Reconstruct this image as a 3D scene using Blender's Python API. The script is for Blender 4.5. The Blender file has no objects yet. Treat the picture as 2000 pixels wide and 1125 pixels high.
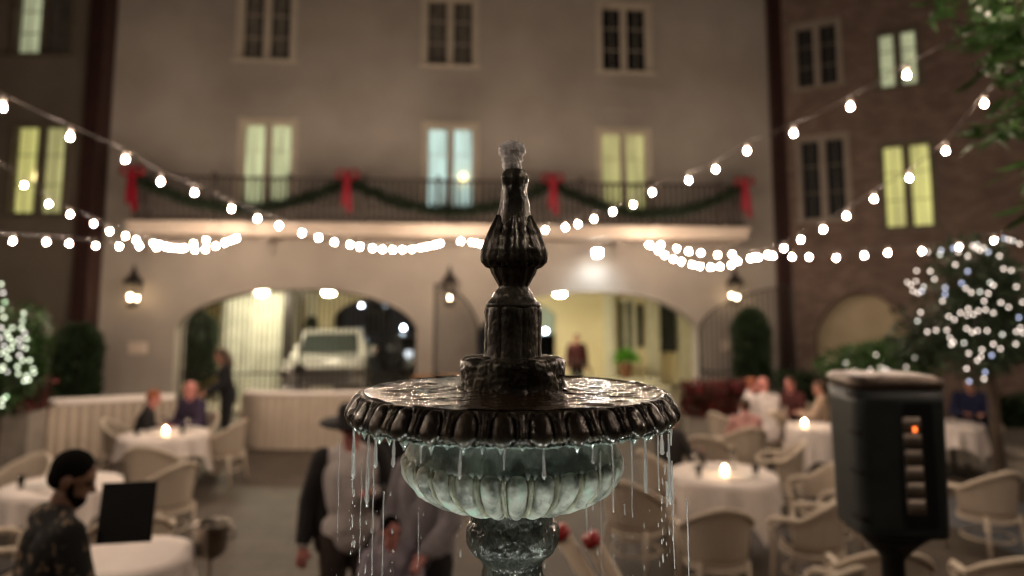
import bpy, bmesh, math, random
from mathutils import Vector, Matrix, noise
R = math.radians
PI = math.pi
rnd = random.Random(11)
sc = bpy.context.scene
COL = sc.collection

# ------------------------------------------------------------------ camera, world, exposure
PITCH = math.atan((600 - 458.5) / 1333.3)
cam = bpy.data.cameras.new('camera'); camo = bpy.data.objects.new('camera', cam); COL.objects.link(camo)
CAMZ = 2.5
camo.location = (0, 0, CAMZ); camo.rotation_euler = (R(90) + PITCH, 0, 0)
cam.sensor_width = 36; cam.lens = 24; cam.shift_y = -0.052; cam.clip_start = 0.05; cam.clip_end = 400
cam.dof.use_dof = True; cam.dof.focus_distance = 0.97; cam.dof.aperture_fstop = 1.9
sc.camera = camo
w = bpy.data.worlds.new('World'); sc.world = w; w.use_nodes = True
nt = w.node_tree; bg = nt.nodes['Background']
sky = nt.nodes.new('ShaderNodeTexSky'); sky.sky_type = 'NISHITA'; sky.sun_disc = False
sky.sun_elevation = R(-4); sky.sun_rotation = R(200)
nt.links.new(sky.outputs[0], bg.inputs[0]); bg.inputs[1].default_value = 0.06
vs = sc.view_settings; vs.view_transform = 'Standard'; vs.look = 'None'; vs.exposure = 1.82; vs.gamma = 1.0
sc.cycles.use_denoising = True
sc.cycles.filter_width = 1.1; sc.cycles.max_bounces = 7; sc.cycles.sample_clamp_indirect = 6; sc.cycles.caustics_reflective = False
BULB = 360.0          # radiance of a festoon bulb
F = 1333.3
def ray(px, py):
    a = (px - 1000) / F; b = (458.5 - py) / F
    d = Vector((a, math.cos(PITCH) - b * math.sin(PITCH), math.sin(PITCH) + b * math.cos(PITCH)))
    return d / d.y
def at(px, py, Y):
    return Vector((0, 0, CAMZ)) + ray(px, py) * Y

# ------------------------------------------------------------------ materials
MATS = {}
def mat(name, c, rough=0.6, metal=0.0, c2=None, nscale=4.0, bump=0.0, bscale=30.0, coat=0.0, spec=0.5,
        trans=0.0, ior=1.45, emis=None, estr=0.0, thr=(0.35, 0.65), detail=4.0, alpha=None, samp=None, sss=0.0):
    m = bpy.data.materials.new(name); m.use_nodes = True
    t = m.node_tree; N = t.nodes; L = t.links; b = N['Principled BSDF']
    b.inputs['Base Color'].default_value = (*c, 1); b.inputs['Roughness'].default_value = rough
    b.inputs['Metallic'].default_value = metal; b.inputs['Coat Weight'].default_value = coat
    b.inputs['Coat Roughness'].default_value = 0.08
    b.inputs['Specular IOR Level'].default_value = spec
    b.inputs['Transmission Weight'].default_value = trans; b.inputs['IOR'].default_value = ior
    b.inputs['Subsurface Weight'].default_value = sss
    if emis: b.inputs['Emission Color'].default_value = (*emis, 1); b.inputs['Emission Strength'].default_value = estr
    if c2 or bump:
        tc = N.new('ShaderNodeTexCoord')
        if c2:
            n = N.new('ShaderNodeTexNoise'); n.inputs['Scale'].default_value = nscale; n.inputs['Detail'].default_value = detail
            L.new(tc.outputs['Object'], n.inputs['Vector'])
            r = N.new('ShaderNodeValToRGB'); r.color_ramp.elements[0].position = thr[0]; r.color_ramp.elements[1].position = thr[1]
            r.color_ramp.elements[0].color = (*c, 1); r.color_ramp.elements[1].color = (*c2, 1)
            L.new(n.outputs['Fac'], r.inputs['Fac']); L.new(r.outputs['Color'], b.inputs['Base Color'])
        if bump:
            n2 = N.new('ShaderNodeTexNoise'); n2.inputs['Scale'].default_value = bscale; n2.inputs['Detail'].default_value = 5
            L.new(tc.outputs['Object'], n2.inputs['Vector'])
            bp = N.new('ShaderNodeBump'); bp.inputs['Strength'].default_value = bump; bp.inputs['Distance'].default_value = 0.1 / max(bscale, 1) * 3
            L.new(n2.outputs['Fac'], bp.inputs['Height']); L.new(bp.outputs['Normal'], b.inputs['Normal'])
    if samp: m.cycles.emission_sampling = samp
    MATS[name] = m
    return m

def brick_mat(name, c1, c2, mortar, scale, bw=0.5, rh=0.25, rough=0.85, ms=0.02, bump=0.4, rot=False):
    m = bpy.data.materials.new(name); m.use_nodes = True
    t = m.node_tree; N = t.nodes; L = t.links; b = N['Principled BSDF']; b.inputs['Roughness'].default_value = rough
    tc = N.new('ShaderNodeTexCoord'); mp = N.new('ShaderNodeMapping')
    if rot: mp.inputs['Rotation'].default_value = (R(90), 0, 0)
    L.new(tc.outputs['Object'], mp.inputs['Vector'])
    br = N.new('ShaderNodeTexBrick'); br.inputs['Scale'].default_value = scale
    br.inputs['Color1'].default_value = (*c1, 1); br.inputs['Color2'].default_value = (*c2, 1); br.inputs['Mortar'].default_value = (*mortar, 1)
    br.inputs['Brick Width'].default_value = bw; br.inputs['Row Height'].default_value = rh; br.inputs['Mortar Size'].default_value = ms
    L.new(mp.outputs[0], br.inputs['Vector'])
    n = N.new('ShaderNodeTexNoise'); n.inputs['Scale'].default_value = 2.3; n.inputs['Detail'].default_value = 6
    L.new(tc.outputs['Object'], n.inputs['Vector'])
    mx = N.new('ShaderNodeMix'); mx.data_type = 'RGBA'; mx.blend_type = 'MULTIPLY'; mx.inputs[0].default_value = 0.6
    L.new(br.outputs['Color'], mx.inputs[6])
    rr = N.new('ShaderNodeValToRGB'); rr.color_ramp.elements[0].position = 0.3; rr.color_ramp.elements[1].position = 0.7
    rr.color_ramp.elements[0].color = (0.45, 0.45, 0.45, 1)
    L.new(n.outputs['Fac'], rr.inputs['Fac']); L.new(rr.outputs['Color'], mx.inputs[7])
    L.new(mx.outputs[2], b.inputs['Base Color'])
    bp = N.new('ShaderNodeBump'); bp.inputs['Strength'].default_value = bump; bp.inputs['Distance'].default_value = 0.01
    bp.invert = True
    L.new(br.outputs['Fac'], bp.inputs['Height']); L.new(bp.outputs['Normal'], b.inputs['Normal'])
    MATS[name] = m
    return m

STUCCO = mat('stucco', (0.335, 0.295, 0.25), 0.9, c2=(0.43, 0.385, 0.33), nscale=0.55, bump=0.25, bscale=25)
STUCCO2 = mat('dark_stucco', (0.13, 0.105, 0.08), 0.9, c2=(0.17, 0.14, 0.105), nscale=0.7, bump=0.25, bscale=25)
TRIM = mat('cream_trim', (0.60, 0.53, 0.42), 0.6, c2=(0.54, 0.475, 0.375), nscale=3)
SLAB = mat('slab_paint', (0.66, 0.56, 0.46), 0.7, c2=(0.58, 0.48, 0.39), nscale=1.4, bump=0.2)
BRICK = brick_mat('brick', (0.12, 0.07, 0.052), (0.19, 0.125, 0.095), (0.24, 0.20, 0.165), 4.0, 0.9, 0.3, rot=True)
OXBLOOD = mat('oxblood_paint', (0.040, 0.014, 0.010), 0.55, c2=(0.028, 0.011, 0.009), nscale=5)
IRON = mat('black_iron', (0.018, 0.016, 0.015), 0.45, 0.3, c2=(0.03, 0.024, 0.02), nscale=10)
YELLOW = mat('yellow_plaster', (0.76, 0.67, 0.42), 0.85, c2=(0.82, 0.74, 0.50), nscale=1.2, bump=0.15)
PALE = mat('pale_paint', (0.78, 0.77, 0.62), 0.7, c2=(0.70, 0.68, 0.54), nscale=3)
CEIL = mat('ceiling_paint', (0.6, 0.56, 0.42), 0.9, c2=(0.54, 0.5, 0.37), nscale=2)
SHUTTER = mat('shutter_paint', (0.025, 0.03, 0.03), 0.5, c2=(0.035, 0.045, 0.045), nscale=6)
GROUND = brick_mat('courtyard_paving', (0.070, 0.052, 0.036), (0.095, 0.072, 0.052), (0.038, 0.030, 0.022), 1.0, 0.6, 0.3, 0.62, 0.012, 0.3)
DRIVE = brick_mat('drive_paving', (0.30, 0.27, 0.22), (0.36, 0.33, 0.27), (0.2, 0.18, 0.15), 1.0, 0.4, 0.2, 0.7, 0.01)
BLUEPAVE = brick_mat('blue_lit_paving', (0.09, 0.105, 0.125), (0.12, 0.135, 0.155), (0.05, 0.055, 0.06), 1.0, 0.9, 0.45, 0.35, 0.012)  # bluish light lying on the floor is put into the paving colour
STONE = mat('coping_stone', (0.34, 0.30, 0.25), 0.8, c2=(0.27, 0.24, 0.20), nscale=5, bump=0.3)
LINEN = mat('linen', (0.84, 0.76, 0.70), 0.85, c2=(0.78, 0.70, 0.645), nscale=6, bump=0.12, bscale=60)
SKIRT = mat('skirt_cloth', (0.64, 0.54, 0.43), 0.85, c2=(0.58, 0.49, 0.385), nscale=4, bump=0.1, bscale=50)
WOODD = mat('orange_wood', (0.34, 0.16, 0.06), 0.5, c2=(0.24, 0.11, 0.04), nscale=3)
TOPD = mat('dark_table_wood', (0.06, 0.04, 0.028), 0.5, c2=(0.09, 0.06, 0.04), nscale=8)
CUSH = mat('dark_cushion', (0.022, 0.018, 0.017), 0.8, c2=(0.03, 0.025, 0.022), nscale=12)
WICKERL = mat('wicker_frame', (0.66, 0.57, 0.45), 0.6, c2=(0.58, 0.49, 0.38), nscale=20, bump=0.2, bscale=90)
GLASSD = mat('dark_window_glass', (0.02, 0.022, 0.025), 0.06, c2=(0.03, 0.03, 0.03), nscale=2)
CURT = mat('grey_curtain', (0.20, 0.18, 0.15), 0.9, c2=(0.13, 0.115, 0.10), nscale=5)
CURTB = mat('black_interior', (0.01, 0.011, 0.012), 0.6)
def weave_mat(name, ca, cb):
    m = bpy.data.materials.new(name); m.use_nodes = True
    t = m.node_tree; N = t.nodes; L = t.links; b = N['Principled BSDF']; b.inputs['Roughness'].default_value = 0.7
    tc = N.new('ShaderNodeTexCoord')
    wv = N.new('ShaderNodeTexWave'); wv.wave_type = 'BANDS'; wv.bands_direction = 'Z'; wv.inputs['Scale'].default_value = 16; wv.inputs['Distortion'].default_value = 0.8
    L.new(tc.outputs['Object'], wv.inputs['Vector'])
    r = N.new('ShaderNodeValToRGB'); r.color_ramp.elements[0].color = (*cb, 1); r.color_ramp.elements[1].color = (*ca, 1)
    r.color_ramp.elements[0].position = 0.15; r.color_ramp.elements[1].position = 0.5
    L.new(wv.outputs['Fac'], r.inputs['Fac']); L.new(r.outputs['Color'], b.inputs['Base Color'])
    bp = N.new('ShaderNodeBump'); bp.inputs['Strength'].default_value = 0.6; bp.inputs['Distance'].default_value = 0.005
    L.new(wv.outputs['Fac'], bp.inputs['Height']); L.new(bp.outputs['Normal'], b.inputs['Normal'])
    return m
WICKER = weave_mat('woven_wicker', (0.60, 0.51, 0.40), (0.30, 0.24, 0.18))
# fountain
def fountain_mat(name, dark, mid, rough=0.16, bscale=120, bump=0.6, nscale=22, thr=(0.4, 0.7), coat=0.7, metal=0.25):
    m = mat(name, dark, rough, metal, c2=mid, nscale=nscale, thr=thr, coat=coat, detail=7)
    t = m.node_tree; N = t.nodes; L = t.links; b = N['Principled BSDF']
    tc = N['Texture Coordinate']
    mp = N.new('ShaderNodeMapping'); mp.inputs['Scale'].default_value = (1, 1, 0.45)
    L.new(tc.outputs['Object'], mp.inputs['Vector'])
    n2 = N.new('ShaderNodeTexNoise'); n2.inputs['Scale'].default_value = bscale; n2.inputs['Detail'].default_value = 3
    L.new(mp.outputs[0], n2.inputs['Vector'])
    bp = N.new('ShaderNodeBump'); bp.inputs['Strength'].default_value = bump; bp.inputs['Distance'].default_value = 0.004
    L.new(n2.outputs['Fac'], bp.inputs['Height'])
    L.new(bp.outputs['Normal'], b.inputs['Normal']); L.new(bp.outputs['Normal'], b.inputs['Coat Normal'])
    n3 = N.new('ShaderNodeTexNoise'); n3.inputs['Scale'].default_value = 16; n3.inputs['Detail'].default_value = 6
    L.new(tc.outputs['Object'], n3.inputs['Vector'])
    mr = N.new('ShaderNodeMapRange'); mr.inputs['From Min'].default_value = 0.35; mr.inputs['From Max'].default_value = 0.7
    mr.inputs['To Min'].default_value = rough; mr.inputs['To Max'].default_value = min(0.8, rough+0.38); L.new(n3.outputs['Fac'], mr.inputs['Value']); L.new(mr.outputs[0], b.inputs['Roughness'])
    mr2 = N.new('ShaderNodeMapRange'); mr2.inputs['From Min'].default_value = 0.4; mr2.inputs['From Max'].default_value = 0.65
    mr2.inputs['To Min'].default_value = coat; mr2.inputs['To Max'].default_value = coat*0.25; L.new(n3.outputs['Fac'], mr2.inputs['Value']); L.new(mr2.outputs[0], b.inputs['Coat Weight'])
    cr = [q for q in N if q.type == 'VALTORGB'][0]; el = cr.color_ramp.elements.new(min(0.98, thr[1]+0.1)); el.color = (mid[0]*0.9, mid[1]*1.25, mid[2]*1.2, 1)
    return m
FDARK = fountain_mat('wet_dark_iron', (0.032, 0.028, 0.020), (0.13, 0.118, 0.088), 0.24)
FRIM = fountain_mat('wet_rim_iron', (0.025, 0.018, 0.011), (0.085, 0.064, 0.040), 0.17, bscale=90, bump=0.35)
FBOWL = fountain_mat('lit_patina_grey_green', (0.13, 0.145, 0.125), (0.36, 0.39, 0.33), 0.45, bscale=150, bump=0.5, nscale=17, thr=(0.40, 0.60), coat=0.3, metal=0.0)  # patina tone raised to stand in for lamp light on the band
FLOBE = fountain_mat('pale_patina', (0.13, 0.135, 0.11), (0.46, 0.46, 0.39), 0.55, bscale=130, bump=0.6, nscale=30, thr=(0.38, 0.56), coat=0.15, metal=0.0)
FRIB = fountain_mat('lichen_patina', (0.20, 0.195, 0.14), (0.44, 0.42, 0.30), 0.6, bscale=160, bump=0.7, nscale=34, coat=0.1, metal=0.0)
FSTEM = fountain_mat('mossy_iron', (0.018, 0.018, 0.013), (0.10, 0.10, 0.08), 0.28, bscale=170, bump=0.9, nscale=26, thr=(0.42, 0.66))
def water_mat(name, c, rough=0.03, trans=1.0, bump=0.0, bscale=40, dif=0.0, zs=1.0):
    m = bpy.data.materials.new(name); m.use_nodes = True
    t = m.node_tree; N = t.nodes; L = t.links; b = N['Principled BSDF']
    b.inputs['Base Color'].default_value = (*c, 1); b.inputs['Roughness'].default_value = rough
    b.inputs['Transmission Weight'].default_value = trans; b.inputs['IOR'].default_value = 1.33
    if bump:
        tc = N.new('ShaderNodeTexCoord'); mp = N.new('ShaderNodeMapping'); mp.inputs['Scale'].default_value = (1, 1, zs)
        L.new(tc.outputs['Object'], mp.inputs['Vector'])
        n = N.new('ShaderNodeTexNoise'); n.inputs['Scale'].default_value = bscale; n.inputs['Detail'].default_value = 3
        L.new(mp.outputs[0], n.inputs['Vector'])
        bp = N.new('ShaderNodeBump'); bp.inputs['Strength'].default_value = bump; bp.inputs['Distance'].default_value = 0.004
        L.new(n.outputs['Fac'], bp.inputs['Height']); L.new(bp.outputs['Normal'], b.inputs['Normal'])
    return m
WFILM = water_mat('thin_water', (0.030, 0.018, 0.010), 0.04, 0.0, 0.25, 90)
WFILM.node_tree.nodes['Principled BSDF'].inputs['Specular IOR Level'].default_value = 0.55
WFALL = water_mat('falling_water', (0.98, 0.95, 0.93), 0.12, 0.45, 0.8, 160, zs=0.35)
WGLINT = water_mat('white_glint_water', (0.98, 0.97, 0.97), 0.18, 0.0, 0.35, 300)  # opaque white stands in for bright reflections in the clear jet
WGLINT.node_tree.nodes['Principled BSDF'].inputs['Subsurface Weight'].default_value = 0.7
WGLINT.node_tree.nodes['Principled BSDF'].inputs['Subsurface Radius'].default_value = (0.02, 0.02, 0.02)
WGLINT.node_tree.nodes['Principled BSDF'].inputs['Subsurface Scale'].default_value = 1.0
WGREEN = water_mat('green_glow_tinted_water', (0.72, 0.84, 0.75), 0.08, 0.75, 0.7, 150)  # green of the lamp glow is put into the water colour
WPOOL = water_mat('pool_water', (0.02, 0.035, 0.035), 0.04, 0.0, 0.4, 12)

# ------------------------------------------------------------------ mesh builder and scene helpers
class MB:
    def __init__(s): s.v = []; s.f = []
    def add(s, vs, fs):
        o = len(s.v); s.v += [tuple(v) for v in vs]; s.f += [tuple(i + o for i in f) for f in fs]; return s
    def box(s, a, b, M=None):
        (x0, y0, z0), (x1, y1, z1) = a, b
        vs = [Vector(p) for p in ((x0,y0,z0),(x1,y0,z0),(x1,y1,z0),(x0,y1,z0),(x0,y0,z1),(x1,y0,z1),(x1,y1,z1),(x0,y1,z1))]
        if M: vs = [M @ v for v in vs]
        return s.add(vs, [(0,3,2,1),(4,5,6,7),(0,1,5,4),(1,2,6,5),(2,3,7,6),(3,0,4,7)])
    def tube(s, pts, rs, n=8, caps=True, flat=1.0):
        pts = [Vector(p) for p in pts]
        if not isinstance(rs, (list, tuple)): rs = [rs] * len(pts)
        vs = []; fs = []; up = None
        for i, p in enumerate(pts):
            d = (pts[min(i+1, len(pts)-1)] - pts[max(i-1, 0)])
            if d.length < 1e-9: d = Vector((0,0,1))
            d.normalize()
            if up is None:
                up = Vector((0,0,1)) if abs(d.z) < 0.9 else Vector((1,0,0))
            a = d.cross(up)
            if a.length < 1e-6: a = d.cross(Vector((0,1,0)))
            a.normalize(); b = a.cross(d).normalized(); up = b
            for k in range(n):
                t = 2*PI*k/n
                vs.append(p + a*math.cos(t)*rs[i] + b*math.sin(t)*rs[i]*flat)
        for i in range(len(pts)-1):
            for k in range(n):
                k2 = (k+1) % n
                fs.append((i*n+k, i*n+k2, (i+1)*n+k2, (i+1)*n+k))
        if caps:
            fs.append(tuple(range(n))[::-1]); fs.append(tuple((len(pts)-1)*n+k for k in range(n)))
        return s.add(vs, fs)
    def capsule(s, p0, r0, p1, r1, n=12):
        p0 = Vector(p0); p1 = Vector(p1); d = p1 - p0
        if d.length < 1e-6: d = Vector((0,0,1e-3)); p1 = p0 + d
        d.normalize(); pts = []; rs = []
        for a in (88, 55, 25, 0): pts.append(p0 - d*r0*math.sin(R(a))); rs.append(r0*math.cos(R(a)))
        for a in (0, 25, 55, 88): pts.append(p1 + d*r1*math.sin(R(a))); rs.append(r1*math.cos(R(a)))
        return s.tube(pts, rs, n)
    def ell(s, c, r, M=None, nu=16, nv=10):
        c = Vector(c); vs = []; fs = []
        for j in range(1, nv):
            ph = PI*j/nv
            for i in range(nu):
                th = 2*PI*i/nu
                v = Vector((r[0]*math.sin(ph)*math.cos(th), r[1]*math.sin(ph)*math.sin(th), r[2]*math.cos(ph)))
                if M: v = M @ v
                vs.append(c + v)
        t = Vector((0,0,r[2])); t = M @ t if M else t
        vs.append(c + t); vs.append(c - t); T = len(vs)-2
        for j in range(nv-2):
            for i in range(nu):
                i2 = (i+1) % nu; fs.append((j*nu+i, (j+1)*nu+i, (j+1)*nu+i2, j*nu+i2))
        for i in range(nu):
            i2 = (i+1) % nu; fs.append((T, i, i2)); fs.append((T+1, (nv-2)*nu+i2, (nv-2)*nu+i))
        return s.add(vs, fs)
    def lathe(s, prof, n=48, fn=None, c=(0,0,0), cap=True):
        c = Vector(c); vs = []; fs = []; m = len(prof)
        for j, (r, z) in enumerate(prof):
            for i in range(n):
                th = 2*PI*i/n; rr, zz = (r, z) if fn is None else fn(j, th, r, z)
                vs.append(c + Vector((rr*math.cos(th), rr*math.sin(th), zz)))
        for j in range(m-1):
            for i in range(n):
                i2 = (i+1) % n; fs.append((j*n+i, j*n+i2, (j+1)*n+i2, (j+1)*n+i))
        if cap: fs.append(tuple(range(n))[::-1]); fs.append(tuple((m-1)*n+i for i in range(n)))
        return s.add(vs, fs)
    def prism(s, poly, y0, y1):      # poly in x,z ; extruded along y
        n = len(poly); vs = [(x, y0, z) for x, z in poly] + [(x, y1, z) for x, z in poly]
        fs = [tuple(range(n)), tuple(range(n, 2*n))[::-1]] + [(i, i+n, (i+1) % n + n, (i+1) % n) for i in range(n)]
        return s.add(vs, fs)
    def slab(s, poly, z0, z1):       # poly in x,y
        n = len(poly); vs = [(x, y, z0) for x, y in poly] + [(x, y, z1) for x, y in poly]
        fs = [tuple(range(n))[::-1], tuple(range(n, 2*n))] + [(i, (i+1) % n, (i+1) % n + n, i+n) for i in range(n)]
        return s.add(vs, fs)
    def leaf(s, p, d, l, wd, up=None):
        d = d.normalized(); u = up or Vector((rnd.uniform(-1,1), rnd.uniform(-1,1), rnd.uniform(-1,1)))
        a = d.cross(u)
        if a.length < 1e-4: a = d.cross(Vector((1,0,0)))
        a.normalize(); nrm = a.cross(d).normalized()
        m1 = p + d*l*0.35 + nrm*l*0.05; m2 = p + d*l*0.7 + nrm*l*0.02
        return s.add([p, m1 + a*wd*0.5, m2 + a*wd*0.38, p + d*l - nrm*l*0.06, m2 - a*wd*0.38, m1 - a*wd*0.5], [(0,1,2,3,4,5)])
    def build(s, name, m, parent=None, smooth=False, remesh=0.0, bevel=0.0, smit=2):
        off = Vector((0,0,0)); q = parent
        while q is not None: off += q.location; q = q.parent
        if parent is not None and parent.get('_local'): off = Vector((0,0,0))
        me = bpy.data.meshes.new(name)
        me.from_pydata([(v[0]-off.x, v[1]-off.y, v[2]-off.z) for v in s.v], [], s.f)
        o = bpy.data.objects.new(name, me); COL.objects.link(o); o.parent = parent
        if parent is not None and parent.get('_local'): o['_local'] = 1
        if isinstance(m, (list, tuple)):
            for x in m: me.materials.append(x)
        else: me.materials.append(m)
        if remesh or bevel:
            if remesh:
                md = o.modifiers.new('r', 'REMESH'); md.mode = 'VOXEL'; md.voxel_size = remesh
                sm = o.modifiers.new('s', 'SMOOTH'); sm.iterations = smit; sm.factor = 0.5
            if bevel:
                md = o.modifiers.new('b', 'BEVEL'); md.width = bevel; md.segments = 2; md.limit_method = 'ANGLE'
            bake(o)
        if smooth:
            for p in o.data.polygons: p.use_smooth = True
        return o
def bake(o):
    dg = bpy.context.evaluated_depsgraph_get(); dg.update()
    me = bpy.data.meshes.new_from_object(o.evaluated_get(dg)); o.modifiers.clear(); old = o.data; o.data = me
    me.name = o.name
def tag(o, label=None, cat=None, group=None, kind=None):
    if label: o['label'] = label
    if cat: o['category'] = cat
    if group: o['group'] = group
    if kind: o['kind'] = kind
    return o
def empty(name, loc, label, cat, group=None, rz=0.0, local=False):
    o = bpy.data.objects.new(name, None); COL.objects.link(o); o.location = loc; o.rotation_euler = (0, 0, rz)
    o.empty_display_size = 0.1
    if local: o['_local'] = 1
    return tag(o, label, cat, group)
def copy_tree(o, parent=None):
    c = o.copy(); COL.objects.link(c); c.parent = parent
    for ch in list(o.children): copy_tree(ch, c)
    return c
def structure(name, mb, m, smooth=False):
    o = mb.build(name, m, None, smooth); o['kind'] = 'structure'; return o

# ------------------------------------------------------------------ ground
g = MB(); g.add([(-60,-20,0),(60,-20,0),(60,90,0),(-60,90,0)], [(0,1,2,3)]); structure('ground', g, GROUND)
g = MB(); g.add([(-9,16.9,0.004),(9,16.9,0.004),(9,45,0.004),(-9,45,0.004)], [(0,1,2,3)]); structure('driveway', g, DRIVE)

# ------------------------------------------------------------------ wall frames
class Wall:
    def __init__(s, ox, oy, ang): s.o = Vector((ox, oy, 0)); s.ang = ang; s.d = Vector((math.cos(ang), math.sin(ang), 0)); s.n = Vector((-s.d.y, s.d.x, 0))
    def hit(s, px, py, depth=0.0):
        r = ray(px, py); c = Vector((0,0,CAMZ)); q = s.o + s.n*depth
        t = (q - c).dot(s.n) / r.dot(s.n); p = c + r*t
        return (p - s.o).dot(s.d), p.z
    def pt(s, a, depth, z): return s.o + s.d*a + s.n*depth + Vector((0,0,z))
def wall_with_holes(parent, name, m, s0, s1, z1, th, cutters, y0=0.0):
    mb = MB(); mb.box((s0, y0, 0), (s1, y0+th, z1)); o = mb.build(name, m, parent)
    if cutters:
        c = MB()
        for k in cutters: c.prism(k, y0-0.5, y0+th+0.5)
        co = c.build('cut', m); bm = bmesh.new(); bm.from_mesh(co.data); bmesh.ops.recalc_face_normals(bm, faces=bm.faces); bm.to_mesh(co.data); bm.free()
        co.parent = parent
        md = o.modifiers.new('b', 'BOOLEAN'); md.operation = 'DIFFERENCE'; md.object = co; md.solver = 'EXACT'
        bake(o); bpy.data.objects.remove(co)
    return o
def rectp(s0, s1, z0, z1): return [(s0,z0),(s1,z0),(s1,z1),(s0,z1)]
def archp(s0, s1, zs, zc, z0=0.0, n=28, pw=2.3):
    pts = [(s0, z0), (s1, z0)]; c = (s0+s1)/2; h = (s1-s0)/2
    for i in range(n+1):
        u = math.cos(PI*i/n); pts.append((c + h*u, zs + (zc-zs)*(max(0, 1-abs(u)**pw))**0.62 if 0 < i < n else zs))
    return pts
def emis_curtain(name, col, st, col2=None):
    m = mat(name, (0.5,0.5,0.4), 0.9); t = m.node_tree; N = t.nodes; L = t.links; b = N['Principled BSDF']
    tc = N.new('ShaderNodeTexCoord'); mp = N.new('ShaderNodeMapping'); mp.inputs['Scale'].default_value = (5, 1, 0.35)
    L.new(tc.outputs['Object'], mp.inputs['Vector'])
    n = N.new('ShaderNodeTexNoise'); n.inputs['Scale'].default_value = 2.2; n.inputs['Detail'].default_value = 3
    L.new(mp.outputs[0], n.inputs['Vector'])
    r = N.new('ShaderNodeValToRGB'); r.color_ramp.elements[0].position = 0.32; r.color_ramp.elements[1].position = 0.66
    c2 = col2 or tuple(c*0.42 for c in col)
    r.color_ramp.elements[0].color = (*c2, 1); r.color_ramp.elements[1].color = (*col, 1)
    L.new(n.outputs['Fac'], r.inputs['Fac']); L.new(r.outputs['Color'], b.inputs['Emission Color']); b.inputs['Emission Strength'].default_value = st
    return m
LIT_GREEN = emis_curtain('lit_green_white_curtain', (0.62, 0.68, 0.38), 0.230)
LIT_CYAN = emis_curtain('lit_cool_white_curtain', (0.55, 0.80, 0.78), 0.274)
LIT_YEL = emis_curtain('lit_yellow_curtain', (0.50, 0.47, 0.18), 0.245)
LIT_YEL2 = emis_curtain('lit_bright_yellow_curtain', (0.70, 0.66, 0.20), 0.245)
LIT_PALE = emis_curtain('lit_pale_curtain', (0.56, 0.60, 0.36), 0.202)
ROOML = mat('room_lamp_shade', (0.8,0.6,0.3), 0.8, emis=(1.0,0.78,0.35), estr=1.4)

def window(parent, s0, s1, z0, z1, curt, name='window', fr=0.13, mull=0.10, trim=TRIM, lamp=None, y0=0.0, split=None, sill=True):
    f = MB(); c = split if split else (s0+s1)/2
    p = y0 - 0.03
    # surround: outer trim proud of the wall, sashes set back
    for a, b in ((s0, s0+fr), (s1-fr, s1)): f.box((a, p, z0), (b, y0+0.16, z1))
    f.box((s0+fr, p, z1-fr), (s1-fr, y0+0.16, z1))
    if sill: f.box((s0-0.05, p-0.05, z0-0.07), (s1+0.05, y0+0.15, z0-0.002))
    f.box((c-mull/2, y0+0.01, z0), (c+mull/2, y0+0.15, z1-fr))
    x0, x1, za, zb = s0+fr, s1-fr, z0, z1-fr
    for a, b in ((x0, c-mull/2), (c+mull/2, x1)):
        for q in (a, b-0.035): f.box((q, y0+0.06, za), (q+0.035, y0+0.11, zb))
        for q in (za, zb-0.04): f.box((a+0.035, y0+0.06, q), (b-0.035, y0+0.11, q+0.04))
        for k in (1, 2): q = za + (zb-za)*k/3; f.box((a+0.035, y0+0.07, q-0.008), (b-0.035, y0+0.10, q+0.008))
        f.box(((a+b)/2-0.006, y0+0.072, za+0.04), ((a+b)/2+0.006, y0+0.098, zb-0.04))
    w_ = f.build(name, trim, parent)
    for i, (a, b) in enumerate(((x0+0.035, c-mull/2-0.035), (c+mull/2+0.035, x1-0.035))):
        g = MB(); g.box((a, y0+0.083, za+0.04), (b, y0+0.087, zb-0.04)); g.build('pane', PANE, w_)
        cm = curt[i] if isinstance(curt, (list, tuple)) else curt
        cu = MB(); n = 26; vs = []; fs = []
        for k in range(n+1):
            x = a-0.03 + (b-a+0.06)*k/n; yy = y0+0.2 + 0.02*math.sin(k*1.35)
            vs += [(x, yy, za), (x, yy, zb), (x, yy+0.012, za), (x, yy+0.012, zb)]
        for k in range(n):
            o = k*4; fs += [(o, o+4, o+5, o+1), (o+2, o+3, o+7, o+6)]
        cu.add(vs, fs); cu.build('curtain', cm, w_, True)
    if lamp:
        l = MB(); l.lathe([(0.09,-0.1),(0.06,0.1)], 16, c=(lamp[0], y0+0.15, lamp[1])); l.build('lamp_shade', ROOML, w_, True)
    return w_
PANE = water_mat('window_glass', (0.9, 0.95, 0.93), 0.02, 1.0)
PANE.node_tree.nodes['Principled BSDF'].inputs['Alpha'].default_value = 0.25

# ------------------------------------------------------------------ main hotel facade
W = Wall(0, 16, math.atan(0.09))
FAC = bpy.data.objects.new('hotel_building', None); COL.objects.link(FAC)
FAC.location = W.o; FAC.rotation_euler = (0, 0, W.ang); FAC['_local'] = 1
tag(FAC, 'beige stucco hotel building with two arched carriageways and a long balcony', 'building')
sL = W.hit(188, 300)[0] - 0.4; sR = W.hit(1512, 300)[0] + 0.3
def rect(px0, py0, px1, py1, depth=0.0):
    a = W.hit(px0, (py0+py1)/2, depth)[0]; b = W.hit(px1, (py0+py1)/2, depth)[0]
    xm = (px0+px1)/2
    return a, b, W.hit(xm, py1, depth)[1], W.hit(xm, py0, depth)[1]
wins = []
for (px0, px1), (t2, b2), (t3, b3) in (((462,580),(230,402),(-26,116)), ((823,935),(239,408),(-12,127)), ((1165,1273),(249,414),(3,139))):
    wins.append((rect(px0, t2, px1, b2), rect(px0, t3, px1, b3)))
a0 = W.hit(343, 640); a1 = W.hit(813, 640); ac = W.hit(578, 564)
b0 = W.hit(932, 650); b1 = W.hit(1366, 650); bc = W.hit(1150, 569)
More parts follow.
